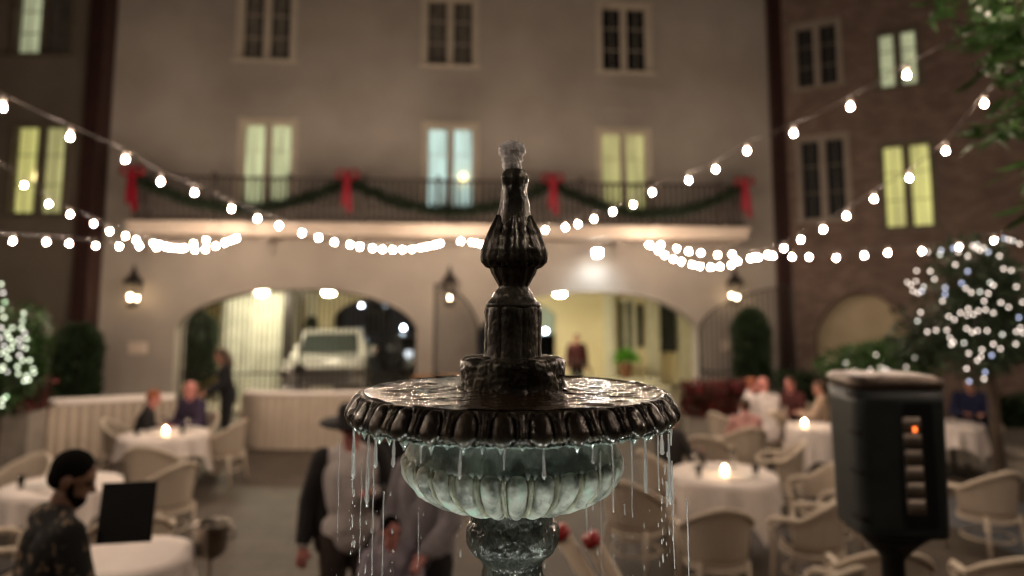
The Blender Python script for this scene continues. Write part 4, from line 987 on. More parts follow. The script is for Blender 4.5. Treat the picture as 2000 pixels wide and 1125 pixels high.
# poinsettia planters
def planter(px, Y, wd, label, leafm, seed, hgt=0.62, base=0.42):
    x = (px-1000)/F*Y; c = Vector((x,Y,0)); e = empty('flower_planter', c, label, 'planter', 'planters along the wall')
    m = MB(); m.box((x-wd/2,Y-0.2,0),(x+wd/2,Y+0.2,base)); m.build('trough', STONE, e, bevel=0.015)
    m = MB(); g = random.Random(seed)
    for _ in range(int(1300*wd)):
        p = Vector((x+g.uniform(-wd/2,wd/2)*1.05, Y+g.uniform(-0.28,0.28), base+g.random()**1.4*hgt)); d = Vector((g.gauss(0,1),g.gauss(0,1),g.uniform(-0.2,1))); m.leaf(p, d, 0.13, 0.06)
    m.build('flowers', leafm, e)
    m = MB()
    for _ in range(int(700*wd)):
        p = Vector((x+g.uniform(-wd/2,wd/2), Y+g.uniform(-0.25,0.25), base+g.random()*hgt*0.7)); d = Vector((g.gauss(0,1),g.gauss(0,1),g.uniform(-0.2,1))); m.leaf(p, d, 0.14, 0.05)
    m.build('leaves', LEAFD, e)
planter(1395, 13.6, 1.3, 'stone trough of dark red poinsettias in front of the open gate', REDL, 31)
planter(1555, 14.2, 0.9, 'stone trough of dark green shrubs by the right oxblood pilaster', LEAFD, 32, 0.75)
planter(40, 10.9, 0.9, 'stone trough of dark red flowers beneath the tree at the left edge', REDL, 33, 0.5, 0.9)
planter(1962, 12.4, 1.2, 'stone trough of low dark shrubs at the far right', LEAFD, 35, 0.5)
# green plant in the passage
q = W.pt(W.hit(1222, 680, CD-0.9)[0], CD-0.9, 0.30)
e = empty('potted_plant', q, 'bright green potted plant in front of the passage window', 'potted plant'); 
m = MB(); m.lathe([(0.14,0),(0.2,0.42),(0.21,0.45),(0.17,0.45)], 20, c=q); m.build('pot', TERR, e, True)
m = MB()
for _ in range(420):
    d = Vector((rnd.gauss(0,1),rnd.gauss(0,1),abs(rnd.gauss(0,1))+0.1)).normalized(); m.leaf(q+Vector((0,0,0.5))+d*rnd.uniform(0.1,0.35), d, 0.16, 0.06)
m.build('foliage', mat('vivid_leaf', (0.10,0.34,0.03), 0.4, c2=(0.2,0.5,0.06), nscale=8), e)

# near tree at the top right: hanging lance-shaped leaves
tb = Vector((3.75, 3.9, 0)); e = empty('shade_tree', tb, 'near tree with drooping lance shaped green leaves in the top right corner', 'tree')
m = MB(); m.tube([tb, tb+Vector((0.1,0,1.8)), tb+Vector((-0.05,-0.05,3.2)), tb+Vector((-0.25,-0.05,4.6))], [0.14,0.12,0.10,0.07], 12); m.build('trunk', BARK, e, True)
tips = [(1800,5),(1850,45),(1905,20),(1880,95),(1935,75),(1975,40),(1990,110),(1950,150),(1905,140),(1970,190),(1995,240),(1960,240),(1930,60),(1860,15),(1995,170),(1990,330),(2010,400),(1990,60),(1945,20),(2030,30),(2040,120),(2050,240),(2045,340),(1850,-30),(1950,-40),(2020,-30),(1915,265),(1945,120),(1925,110),(1985,210)]
br = MB(); lf = MB(); g = random.Random(77)
for i, (px, py) in enumerate(tips):
    tip = at(px, py, 3.7+g.uniform(-0.35,0.35)); st = tb+Vector((-0.1,-0.05, min(4.5, max(2.4, tip.z+g.uniform(-0.3,0.2)))))
    mid = st.lerp(tip, 0.55)+Vector((0,0,0.15)); br.tube([st, mid, tip], [0.025,0.014,0.005], 6)
    for k in range(24):
        t = g.uniform(0.55,1.0); q = mid.lerp(tip, (t-0.55)/0.45)+Vector((g.gauss(0,0.02),g.gauss(0,0.02),g.gauss(0,0.02)))
        a = g.uniform(0,2*PI); d = Vector((math.cos(a)*0.9, math.sin(a)*0.9, g.uniform(-0.9,0.25))); lf.leaf(q, d, g.uniform(0.13,0.21), 0.038)
br.build('branches', BARK, e, True); lf.build('crown', LEAFB, e)

# low stone curb at the right; floor sheet with bluish light in its colour
a = at(1790, 800, 1); m = MB()
P0 = (6.9, 11.6); P1 = (6.6, 7.0)
m.slab([(6.75,12.3),(7.15,12.3),(8.3,8.6),(7.9,8.4)], 0.003, 0.34); m.slab([(6.70,12.35),(7.2,12.35),(8.38,8.62),(7.84,8.34)], 0.343, 0.40)
o = m.build('curb_wall', STONE, None, bevel=0.015); tag(o, 'low stone curb wall running along the right edge', 'low wall')
m = MB(); m.add([(4.9,9.6,0.004),(7.8,8.6,0.004),(7.0,5.6,0.004),(5.3,5.4,0.004)], [(0,3,2,1)]); structure('path', m, BLUEPAVE)

# ------------------------------------------------------------------ people
SKIN = mat('skin', (0.50,0.25,0.18), 0.55, c2=(0.44,0.21,0.15), nscale=12, sss=0.0)
SKINP = mat('pink_skin', (0.62,0.26,0.22), 0.5, c2=(0.55,0.22,0.19), nscale=12)
SKINB = mat('brown_skin', (0.22,0.115,0.07), 0.5, c2=(0.18,0.09,0.055), nscale=12)
def cloth(name, c, c2=None, ns=10, thr=(0.35,0.65)): return mat(name, c, 0.85, c2=c2 or tuple(x*0.75 for x in c), nscale=ns, bump=0.25, bscale=30, thr=thr)
C_BLACK = cloth('black_cloth', (0.012,0.011,0.013)); C_NAVY = cloth('navy_cloth', (0.012,0.016,0.06)); C_PURP = cloth('plum_cloth', (0.045,0.03,0.065))
C_WHITE = cloth('white_cloth', (0.80,0.73,0.70), (0.72,0.65,0.62)); C_GREY = cloth('grey_cloth', (0.33,0.30,0.32)); C_PINK = cloth('pink_cloth', (0.62,0.33,0.30)); C_BROWN = cloth('brown_trouser_cloth', (0.075,0.055,0.045))
C_RED = cloth('red_cloth', (0.45,0.04,0.04)); C_MAR = cloth('maroon_cloth', (0.09,0.02,0.02)); C_TAN = cloth('tan_patterned_cloth', (0.40,0.25,0.15), (0.62,0.5,0.4), 26); C_CHAR = cloth('charcoal_cloth', (0.03,0.027,0.027))
C_PAT = cloth('dark_leaf_print_cloth', (0.013,0.013,0.012), (0.24,0.17,0.11), 21, (0.58,0.63)); C_LILAC = cloth('lilac_grey_cloth', (0.42,0.38,0.44))
H_DARK = mat('dark_hair', (0.006,0.005,0.004), 0.95, spec=0.1, bump=0.5, bscale=60); H_BRN = mat('brown_hair', (0.07,0.035,0.018), 0.55, bump=0.5, bscale=60); H_RED = mat('auburn_hair', (0.28,0.08,0.03), 0.55, bump=0.5, bscale=60); H_GREY = mat('grey_hair', (0.3,0.27,0.24), 0.6, bump=0.5, bscale=60)
SHOE = mat('shoe_leather', (0.015,0.012,0.01), 0.4); EYE = mat('eye', (0.05,0.03,0.02), 0.1)
HATM = cloth('black_felt', (0.012,0.010,0.010))
def person(label, loc, rz, sit=False, sc_=1.0, skin=SKIN, top=C_BLACK, bottom=C_BLACK, hair=H_DARK, hs='short', jacket=None, arms=None, lean=0.0, nod=0.0, turn=0.0, vox=0.010, skirt=False, hat=False, longs=True, apron=None, stride=0.0, beard=False):
    e = empty('person', (loc[0], loc[1], 0), label, 'person', None, R(rz), True)
    dz = -0.43 if sit else 0.0
    piv = Vector((0,0,0.95+dz))
    ML = Matrix.Translation(piv) @ Matrix.Rotation(-R(lean), 4, 'X') @ Matrix.Translation(-piv)
    def U(v): v = Vector(v); v.z += dz; return (ML @ v)*sc_
    def Lw(v): return Vector(v)*sc_
    hip = lambda sx: Lw((sx*0.095, 0, 0.92+dz))
    if sit: knee = lambda sx: Lw((sx*0.13, 0.42, 0.50)); ank = lambda sx: Lw((sx*0.13, 0.40, 0.09))
    else:
        knee = lambda sx: Lw((sx*0.105, 0.03+sx*stride*0.5, 0.50)); ank = lambda sx: Lw((sx*0.11, -0.02+sx*stride, 0.085))
    sh = lambda sx: U((sx*0.185, -0.01, 1.425))
    A = {-1: ((-0.25,-0.03,1.14), (-0.26,0.07,0.90)), 1: ((0.25,-0.03,1.14), (0.26,0.07,0.90))}
    if sit: A = {-1: ((-0.25,0.10,1.17), (-0.13,0.32,1.20)), 1: ((0.25,0.10,1.17), (0.13,0.32,1.20))}
    if arms: A.update(arms)
    el = {k: U(v[0]) for k, v in A.items()}; wr_ = {k: U(v[1]) for k, v in A.items()}
    hc = U((0, 0.015, 1.625)); MH = Matrix.Rotation(-R(lean*0.6), 4, 'X') @ Matrix.Rotation(R(turn), 4, 'Z') @ Matrix.Rotation(-R(nod), 4, 'X')
    def Hd(v): return hc + (MH @ Vector(v))*sc_
    def limbs(m, ex, torso=True, arm=True, leg=True, full_arm=1.0, full_leg=1.0, head=False):
        s = sc_
        if torso:
            m.capsule(U((-0.07,0,0.97)), (0.115+ex)*s, U((0.07,0,0.97)), (0.115+ex)*s); m.capsule(U((0,0,1.0)), (0.125+ex)*s, U((0,0.0,1.18)), (0.115+ex)*s)
            m.capsule(U((-0.06,0.0,1.14)), (0.10+ex)*s, U((-0.08,0.0,1.33)), (0.105+ex)*s); m.capsule(U((0.06,0.0,1.14)), (0.10+ex)*s, U((0.08,0.0,1.33)), (0.105+ex)*s)
            for k in (-1,1):
                m.capsule(U((0,0,1.40)), (0.07+ex)*s, sh(k), (0.055+ex)*s); m.capsule(U((k*0.10,-0.015,1.435)), (0.045+ex)*s, U((k*0.02,-0.02,1.475)), (0.048+ex)*s)
        if arm:
            for k in (-1,1):
                m.capsule(sh(k), (0.055+ex)*s, el[k], (0.042+ex)*s); q = el[k].lerp(wr_[k], full_arm); m.capsule(el[k], (0.042+ex)*s, q, (0.028+ex+(0.006 if ex else 0))*s)
        if leg:
            for k in (-1,1):
                m.capsule(hip(k), (0.095+ex)*s, knee(k), (0.062+ex)*s); q = knee(k).lerp(ank(k), full_leg); m.capsule(knee(k), (0.060+ex)*s, q, (0.040+ex*1.6)*s)
    b = MB(); limbs(b, 0.0)
    b.capsule(U((0,-0.005,1.42)), 0.064*sc_, U((0,0.0,1.54)), 0.057*sc_)
    s = sc_
    b.ell(Hd((0,-0.01,0.025)), (0.076*s,0.095*s,0.098*s), MH.to_3x3()); b.ell(Hd((0,0.02,-0.045)), (0.058*s,0.07*s,0.072*s), MH.to_3x3())
    b.capsule(Hd((0,0.082,0.012)), 0.010*s, Hd((0,0.104,-0.022)), 0.014*s); b.capsule(Hd((-0.018,0.083,-0.058)), 0.009*s, Hd((0.018,0.083,-0.058)), 0.009*s)
    b.capsule(Hd((-0.03,0.08,0.028)), 0.010*s, Hd((0.03,0.08,0.028)), 0.010*s); b.ell(Hd((0,0.072,-0.098)), (0.022*s,0.018*s,0.018*s), MH.to_3x3())
    for k in (-1,1): b.ell(Hd((k*0.077,-0.008,-0.01)), (0.011*s,0.022*s,0.034*s), MH.to_3x3())
    for k in (-1,1):   # hands
        d = (wr_[k]-el[k]).normalized(); side = Vector((0,0,1)).cross(d)
        if side.length < 0.2: side = Vector((0,1,0))
        side = (side - d*side.dot(d)).normalized(); nr_ = d.cross(side).normalized(); w0 = wr_[k]
        for i in range(3): o_ = side*(i-1)*0.024*s; b.capsule(w0+d*0.018*s+o_*0.7, 0.017*s, w0+d*0.085*s+o_, 0.014*s, 8)
        for i in range(4):
            o_ = side*(i-1.5)*0.0215*s; ln = (0.062,0.072,0.068,0.052)[i]*s; q0 = w0+d*0.088*s+o_; q1 = q0+(d*0.9-nr_*0.3).normalized()*ln*0.55; q2 = q1+(d*0.6-nr_*0.8).normalized()*ln*0.5
            b.capsule(q0, 0.0095*s, q1, 0.0088*s, 8); b.capsule(q1, 0.0088*s, q2, 0.0078*s, 8)
        t0 = w0+d*0.03*s+side*k*0.028*s; t1 = t0+(d*0.7+side*k*0.7).normalized()*0.036*s; b.capsule(t0, 0.012*s, t1, 0.0105*s, 8); b.capsule(t1, 0.0105*s, t1+(d*0.95+side*k*0.2-nr_*0.3).normalized()*0.028*s, 0.009*s, 8)
    for k in (-1,1): b.capsule(ank(k), 0.038*s, ank(k)+Vector((0,0.12*s,-0.05*s)), 0.030*s)
    b.build('body', skin, e, True, remesh=min(vox, 0.009)*s)
    for k in (-1,1): m = MB(); m.ell(Hd((k*0.031,0.077,0.006)), (0.0125*s,)*3, nu=10, nv=8); m.build('eye', EYE, e, True)
    t = MB(); limbs(t, 0.014, leg=False, full_arm=(0.95 if longs else 0.0)); t.capsule(U((-0.05,0,0.90)), 0.125*s, U((0.05,0,0.90)), 0.125*s)
    t.build('shirt', top, e, True, remesh=0.014*s, smit=4)
    if jacket:
        j = MB(); ex = 0.026
        limbs(j, ex, torso=False, leg=False)
        for k in (-1,1):
            j.capsule(U((k*0.085,-0.02,0.90)), 0.115*s, U((k*0.10,-0.015,1.33)), 0.112*s); j.capsule(U((k*0.05,-0.05,1.40)), 0.075*s, sh(k), 0.08*s)
        j.capsule(U((0,-0.06,0.88)), 0.115*s, U((0,-0.05,1.36)), 0.11*s); j.build('jacket', jacket, e, True, remesh=0.014*s, smit=4)
    if skirt:
        k_ = MB(); k_.capsule(U((0,0,0.98)), 0.135*s, Lw((0,0.02,0.55)), 0.19*s); k_.build('skirt', bottom, e, True, remesh=0.016*s, smit=4)
    l = MB(); limbs(l, 0.016, torso=False, arm=False); l.capsule(U((-0.06,0,0.95)), 0.125*s, U((0.06,0,0.95)), 0.125*s); l.build('trousers', bottom, e, True, remesh=0.014*s, smit=4)
    if apron:
        a_ = MB(); a_.capsule(U((-0.08,0.06,1.0)), 0.10*s, Lw((-0.09,0.09,0.62)), 0.11*s); a_.capsule(U((0.08,0.06,1.0)), 0.10*s, Lw((0.09,0.09,0.62)), 0.11*s); a_.build('apron', apron, e, True, remesh=0.015*s)
    for k in (-1,1):
        q = ank(k); m = MB(); m.capsule(q+Vector((0,-0.03,-0.035))*s, 0.043*s, q+Vector((0,0.15,-0.048))*s, 0.036*s); m.build('shoe', SHOE, e, True, remesh=0.012*s)
    if hs != 'bald':
        h = MB(); h.ell(Hd((0,-0.020,0.042)), (0.083*s,0.096*s,0.089*s), MH.to_3x3())
        h.ell(Hd((0,-0.048,0.0)), (0.078*s,0.060*s,0.066*s), MH.to_3x3())
        if beard: h.ell(Hd((0,0.040,-0.078)), (0.056*s,0.058*s,0.048*s), MH.to_3x3()); h.capsule(Hd((-0.068,0.01,-0.01)), 0.014*s, Hd((-0.05,0.03,-0.06)), 0.018*s); h.capsule(Hd((0.068,0.01,-0.01)), 0.014*s, Hd((0.05,0.03,-0.06)), 0.018*s)
        if hs == 'long':
            h.capsule(Hd((0,-0.06,0)), 0.08*s, Hd((0,-0.075,-0.20)), 0.065*s)
            for k in (-1,1): h.capsule(Hd((k*0.06,-0.01,0.01)), 0.036*s, Hd((k*0.07,-0.01,-0.16)), 0.03*s)
        h.build('hair', hair, e, True, remesh=0.010*s, smit=1)
    if hat:
        m = MB(); MM = MH.to_3x3(); prof = [(0.02,0.045),(0.215,0.030),(0.222,0.036),(0.215,0.042),(0.10,0.050),(0.096,0.12),(0.086,0.158),(0.05,0.166),(0.01,0.150)]
        m.lathe(prof, 40); m.v = [tuple(Hd(Vector(v))) for v in m.v]; m.build('hat', HATM, e, True)
    return e
def px_x(px, Y): return (px-1000)/F*Y
# left candle table couple, waitress
person('seated woman in black with short auburn hair at the left candle table', (px_x(288,10.15), 10.15), -70, True, hair=H_RED, hs='short', skin=SKINP, lean=14, nod=10)
person('seated bald man in a plum jacket at the left candle table', (px_x(396,10.7), 10.7), 150, True, hs='bald', skin=SKINP, top=C_PURP, jacket=C_PURP, lean=8, sc_=1.05)
person('standing server in black with auburn hair beside the left buffet', (px_x(456,12.0), 12.0), 115, False, hair=H_BRN, hs='long', skin=SKIN, lean=10, nod=15, arms={-1:((-0.24,0.06,1.16),(-0.18,0.32,1.08)), 1:((0.24,0.06,1.16),(0.18,0.32,1.08))}, sc_=1.03)
# foreground man in patterned shirt with black folder
Yp = 3.3
pm = person('standing man in a dark leaf print shirt looking down at a black folder at left', (px_x(112,Yp), Yp), -42, False, skin=SKINB, top=C_PAT, bottom=C_CHAR, hair=H_DARK, hs='short', beard=True, lean=9, nod=18, turn=-28, sc_=1.04, longs=True,
       arms={-1:((-0.26,0.10,1.16),(-0.15,0.33,1.05)), 1:((0.26,0.10,1.14),(0.13,0.36,1.03))})
q0 = at(250, 1000, 3.35); m = MB(); M = Matrix.Translation(q0) @ Matrix.Rotation(R(10), 4, 'Z') @ Matrix.Rotation(R(-10), 4, 'X')
m.box((-0.118,-0.012,-0.135), (0.118,0.0,0.135), M); m.box((-0.115,0.003,-0.132), (0.115,0.012,0.132), M); m.box((-0.122,-0.012,-0.135),(-0.1185,0.012,0.135), M)
tag(m.build('folder', mat('black_folder_leather', (0.008,0.008,0.008), 0.6), None, bevel=0.002), 'black menu folder held open in front of the man in the patterned shirt', 'folder')
# hat man and companions
person('standing man in a wide brimmed black hat and white shirt left of the bowl', (px_x(694,4.95), 4.95), -160, False, skin=SKINP, top=C_WHITE, bottom=C_BROWN, jacket=None, hair=H_DARK, hat=True, sc_=1.02,
       arms={-1:((-0.27,0.02,1.15),(-0.12,0.26,1.24)), 1:((0.27,-0.04,1.14),(0.30,0.02,0.88))}, nod=4)
e_ = [o for o in bpy.data.objects if o.get('category') == 'person'][-1]
def open_jacket(e, sc_, sides):
    m = MB()
    for k, (a, b, c) in sides.items():
        a, b, c = Vector(a), Vector(b), Vector(c); m.capsule(a, 0.082, b, 0.070); m.capsule(b, 0.068, b.lerp(c,0.9), 0.055)
        m.capsule(Vector((k*0.13,-0.045,1.34))*sc_, 0.095, Vector((k*0.15,-0.04,0.86))*sc_, 0.085); m.capsule(Vector((k*0.04,-0.06,1.40)), 0.08, a, 0.08)
    m.capsule((0,-0.075,0.88), 0.09, (0,-0.06,1.38), 0.10)
    m.build('jacket', C_CHAR, e, True, remesh=0.014, smit=4)
open_jacket(e_, 1.02, {-1:((-0.19,-0.01,1.45),(-0.275,0.02,1.17),(-0.12,0.265,1.265)), 1:((0.19,-0.01,1.45),(0.275,-0.04,1.16),(0.306,0.02,0.90))})
person('standing woman in a dark coat with dark hair behind the hat man', (px_x(728,4.75), 5.35), 170, False, skin=SKINP, top=C_CHAR, jacket=C_CHAR, bottom=C_BROWN, hair=H_DARK, hs='long', sc_=1.03)
person('standing woman in a pale grey top left of the bowl', (px_x(838,4.6), 4.6), 150, False, skin=SKINP, top=C_GREY, bottom=C_CHAR, hair=H_BRN, hs='long', sc_=1.0, skirt=False, jacket=C_GREY, arms={-1:((-0.24,0.05,1.16),(-0.2,0.24,1.04)), 1:((0.24,0.04,1.16),(0.22,0.2,0.98))})
person('child in a lilac jacket with dark hair between the two women', (px_x(772,4.35), 4.35), -150, False, skin=SKINP, top=C_LILAC, jacket=C_LILAC, bottom=C_BLACK, hair=H_DARK, hs='short', sc_=0.70, arms={-1:((-0.26,0.04,1.16),(-0.2,0.24,1.12)), 1:((0.26,0.04,1.16),(0.2,0.24,1.1))})
# right-hand diners
person('seated diner with auburn hair in a white top, leftmost of the right group', (px_x(1446,11.9), 11.9), -110, True, lean=10, skin=SKINP, top=C_WHITE, bottom=C_CHAR, hair=H_RED, hs='short')
person('seated bald diner in a white shirt with his back to us', (px_x(1490,11.0), 11.0), 20, True, lean=8, skin=SKINP, top=C_WHITE, bottom=C_CHAR, hs='bald', sc_=1.06)
person('seated diner in maroon right of the bald diner', (px_x(1546,12.1), 12.1), 115, True, lean=12, skin=SKINP, top=C_MAR, bottom=C_CHAR, hair=H_BRN, hs='short')
person('seated diner in a tan patterned top by the patio heater', (px_x(1592,11.3), 11.3), 60, True, skin=SKIN, top=C_TAN, bottom=C_CHAR, hair=H_BRN, hs='short', sc_=1.0)
person('seated diner in a pink top behind the right candle table', (px_x(1446,9.9), 9.9), 0, True, skin=SKINP, top=C_PINK, bottom=C_BLACK, hair=H_BRN, hs='short', sc_=0.92)
person('seated man in a navy jacket at the far right table', (px_x(1880,11.4), 11.4), 150, True, skin=SKIN, top=C_NAVY, jacket=C_NAVY, bottom=C_CHAR, hair=H_BRN, hs='short', sc_=1.05)
person('seated grey haired diner in charcoal behind the falling water', (px_x(1300,8.4), 8.4), -60, True, skin=SKINP, top=C_CHAR, bottom=C_CHAR, hair=H_GREY, hs='short')
person('standing bellhop in a maroon uniform in the right arch', (px_x(1125,19.4), 19.4), 175, False, skin=SKIN, top=C_MAR, jacket=C_MAR, bottom=C_BLACK, hair=H_DARK, hs='short', vox=0.014)
# luggage trolley in front of the bellhop
x = px_x(1122,17.9); e = empty('luggage_trolley', (x,17.9,0), 'dark luggage trolley loaded with a bag in the right arch', 'luggage trolley'); c = Vector((x,17.9,0))
m = MB(); m.box((x-0.42,17.65,0.16),(x+0.42,18.15,0.22)); m.build('deck', IRON, e, bevel=0.01)
m = MB()
for sx in (-1,1): m.tube([c+Vector((sx*0.4,0,0.2)), c+Vector((sx*0.4,0,0.85)), c+Vector((sx*0.3,0,1.05)), c+Vector((0,0,1.12))], 0.02, 8)
m.build('rail', IRON, e, True)
for sx in (-1,1): m = MB(); m.tube([c+Vector((sx*0.33-0.02,-0.18,0.09)), c+Vector((sx*0.33+0.02,-0.18,0.09))], 0.08, 16); m.build('wheel', TYRE, e, True)
m = MB(); m.box((x-0.33,17.7,0.222),(x+0.30,18.1,0.72)); m.tube([c+Vector((-0.1,-0.0,0.72)), c+Vector((-0.08,0,0.79)), c+Vector((0.08,0,0.79)), c+Vector((0.1,0,0.72))], 0.012, 6)
tag(m.build('suitcase', C_BLACK, None, bevel=0.03), 'black suitcase standing on the luggage trolley', 'suitcase')

# ------------------------------------------------------------------ the fountain
FX, FY = 0.0008, 1.05
PXM = FY/F
def zpy(py): return at(1000, py, FY).z
FC = Vector((FX, FY, 0))
FO = empty('tiered_fountain', FC, 'wet dark iron tiered fountain with egg and dart basin rim and pale green bowl', 'fountain')
def nz(v, s, a): return noise.noise(Vector(v)*s)*a
def dens(prof, step=0.0035):
    out = []
    for i in range(len(prof)-1):
        (r0, z0), (r1, z1) = prof[i], prof[i+1]; n = max(1, int(math.hypot(r1-r0, z1-z0)/step))
        for k in range(n): out.append((r0+(r1-r0)*k/n, z0+(z1-z0)*k/n))
    out.append(prof[-1]); return out
def smooth_prof(prof, it=2):
    for _ in range(it):
        q = [prof[0]]
        for i in range(len(prof)-1):
            a, b = prof[i], prof[i+1]; q.append((a[0]*.75+b[0]*.25, a[1]*.75+b[1]*.25)); q.append((a[0]*.25+b[0]*.75, a[1]*.25+b[1]*.75))
        q.append(prof[-1]); prof = q
    return prof
LEAN = Matrix.Translation(FC+Vector((0,0,zpy(764)))) @ Matrix.Rotation(R(0.55), 4, 'Y') @ Matrix.Translation(-(FC+Vector((0,0,zpy(764)))))
def leaned(mb): mb.v = [tuple(LEAN @ Vector(v)) for v in mb.v]; return mb
def rough_v(mb, s1, a1_, s2, a2_):
    out = []
    for v in mb.v:
        v = Vector(v); d = v-FC; d.z = 0
        if d.length > 1e-5: d.normalize()
        k = noise.noise(v*s1)*a1_ + noise.noise(v*s2+Vector((7,3,1)))*a2_; out.append(tuple(v+d*k+Vector((0,0,k*0.4))))
    mb.v = out; return mb
# finial profile (px radius, px y)
fin = [(3,331),(17,331),(21,334),(24,340),(27,348),(26,356),(24.5,364),(25.5,376),(27,392),(29.5,406),(33,420),(38,434),(45,452),(52,470),(57,488),(58,502),(54,513),(47,519),(45,526),(42,535),(36,546),(30.5,556),(30.5,563),(36,569),(40,575),(41,581),(47,587),(53,592),(54,597),(52,601)]
prof = smooth_prof([(r*PXM, zpy(y)) for r, y in fin], 2)[::-1]
def finfn(j, th, r, z):
    py = 600-(z-zpy(600))/PXM
    k = 0
    if py < 372: k = 0.07*math.cos(5*th+0.4)*max(0, 1-abs(py-350)/22)
    elif py < 430: k = 0.035*math.cos(6*th)
    elif 522 < py < 560: k = 0.03*math.cos(12*th)
    return r*(1+k), z
m = MB(); m.lathe(prof, 110, finfn, FC); rough_v(m, 70, 0.0011, 210, 0.0005); leaned(m); m.build('finial', FDARK, FO, True)
# acanthus leaves round the bulb
lp_ = [(50,524),(60,520),(66,512),(68,501),(66.5,489),(61.5,475),(55.5,461),(49.5,448),(43.5,438),(40.0,431),(38,427),(38,423)]
lw_ = [0.34,0.48,0.56,0.60,0.61,0.60,0.57,0.52,0.44,0.33,0.22,0.06]
for k in range(6):
    m = MB(); th0 = 2*PI*k/6+R(-90)+0.02; nu = 22; vs = []; fs = []; sp = []
    pr_ = [(a, b, c) for (a, b), c in zip(lp_, lw_)]
    rows = []
    for i in range(len(pr_)-1):
        for q in range(4):
            t = q/4; rows.append(tuple(pr_[i][n]*(1-t)+pr_[i+1][n]*t for n in range(3)))
    rows.append(pr_[-1])
    for i, (r_, y_, w_) in enumerate(rows):
        lob = 1+0.13*math.sin(i*0.9)
        for u in range(nu+1):
            x = u/nu*2-1; th = th0+x*w_*lob; rr_ = r_ - 5.0*abs(x)**2.4 + 2.6*math.exp(-(x/0.12)**2) + 1.3*math.cos(x*14)*(1-abs(x))
            vs.append((FX+rr_*PXM*math.cos(th), FY+rr_*PXM*math.sin(th), zpy(y_)+0.0008*math.cos(x*9)))
    n_ = nu+1
    for i in range(len(rows)-1):
        for u in range(nu): fs.append((i*n_+u, i*n_+u+1, (i+1)*n_+u+1, (i+1)*n_+u))
    m.add(vs, fs); rough_v(m, 90, 0.0008, 260, 0.0004); leaned(m); o = m.build('acanthus_leaf', FDARK, FO, True); md = o.modifiers.new('s','SOLIDIFY'); md.thickness = 0.0022; md.offset = -1; bake(o)
    for p_ in o.data.polygons: p_.use_smooth = True
# lobed column
col = [(50,597),(53,600),(54.5,604),(55,612),(54.5,640),(54.5,670),(55,690),(57,699),(60,703)]
prof = dens(smooth_prof([(r*PXM, zpy(y)) for r, y in col], 1), 0.002)[::-1]
m = MB(); m.lathe(prof, 200, lambda j, th, r, z: (r*(0.925+0.085*abs(math.cos(4*th+0.2))**0.45), z), FC); rough_v(m, 60, 0.0014, 190, 0.0008); leaned(m); m.build('column', FDARK, FO, True)
# rough block at the foot
blk = [(40,696),(90,697),(98,702),(101,710),(100,735),(99,752),(102,764),(104,772)]
prof = dens(smooth_prof([(r*PXM, zpy(y)) for r, y in blk], 1), 0.002)[::-1]
m = MB(); m.lathe(prof, 260, lambda j, th, r, z: (r*(0.945+0.06*abs(math.cos(4*th+0.39))**0.5), z+0.0015*math.sin(th*9)), FC); rough_v(m, 55, 0.0028, 170, 0.0017); m.build('plinth', FDARK, FO, True)
# upper basin : dish + egg and dart rim
ZW = CAMZ - 0.1193*FY; ZR = CAMZ - 0.152*FY; RW = 0.210*FY; RO = 0.2325*FY
NE = 33
dish = [(0.02, ZW-0.012), (RW*0.9, ZW-0.008), (RW-0.004, ZW-0.001), (RW, ZW+0.0025), (RW+0.003, ZW+0.002)]
m = MB(); m.lathe([(r, z) for r, z in dish], 180, None, FC, False)
m.build('basin', FRIM, FO, True)
nt_ = 30; NTH = NE*26; vs = []; fs = []
def ov(t):    # ovolo from inner top edge to lower outer edge
    a = t*R(118); r = RW+0.002+(RO-RW-0.004)*math.sin(min(a, R(95)))**0.9 if t < 0.8 else None
    return a
cp = [(RW+0.002, ZW+0.0022), (RW+0.006, ZW+0.0006), (RW+0.011, ZW-0.005), (RO-0.009, ZW-0.013), (RO-0.004, ZW-0.021), (RO-0.002, ZR+0.006), (RO-0.007, ZR), (RO-0.016, ZR+0.001)]
def cat(P, t):
    n = len(P)-1; x = t*n; i = min(n-1, int(x)); f = x-i
    g = lambda k: Vector(P[max(0, min(n, k))]); a, b, c, d = g(i-1), g(i), g(i+1), g(i+2)
    return 0.5*((2*b)+(c-a)*f+(2*a-5*b+4*c-d)*f*f+(3*b-a-3*c+d)*f**3)
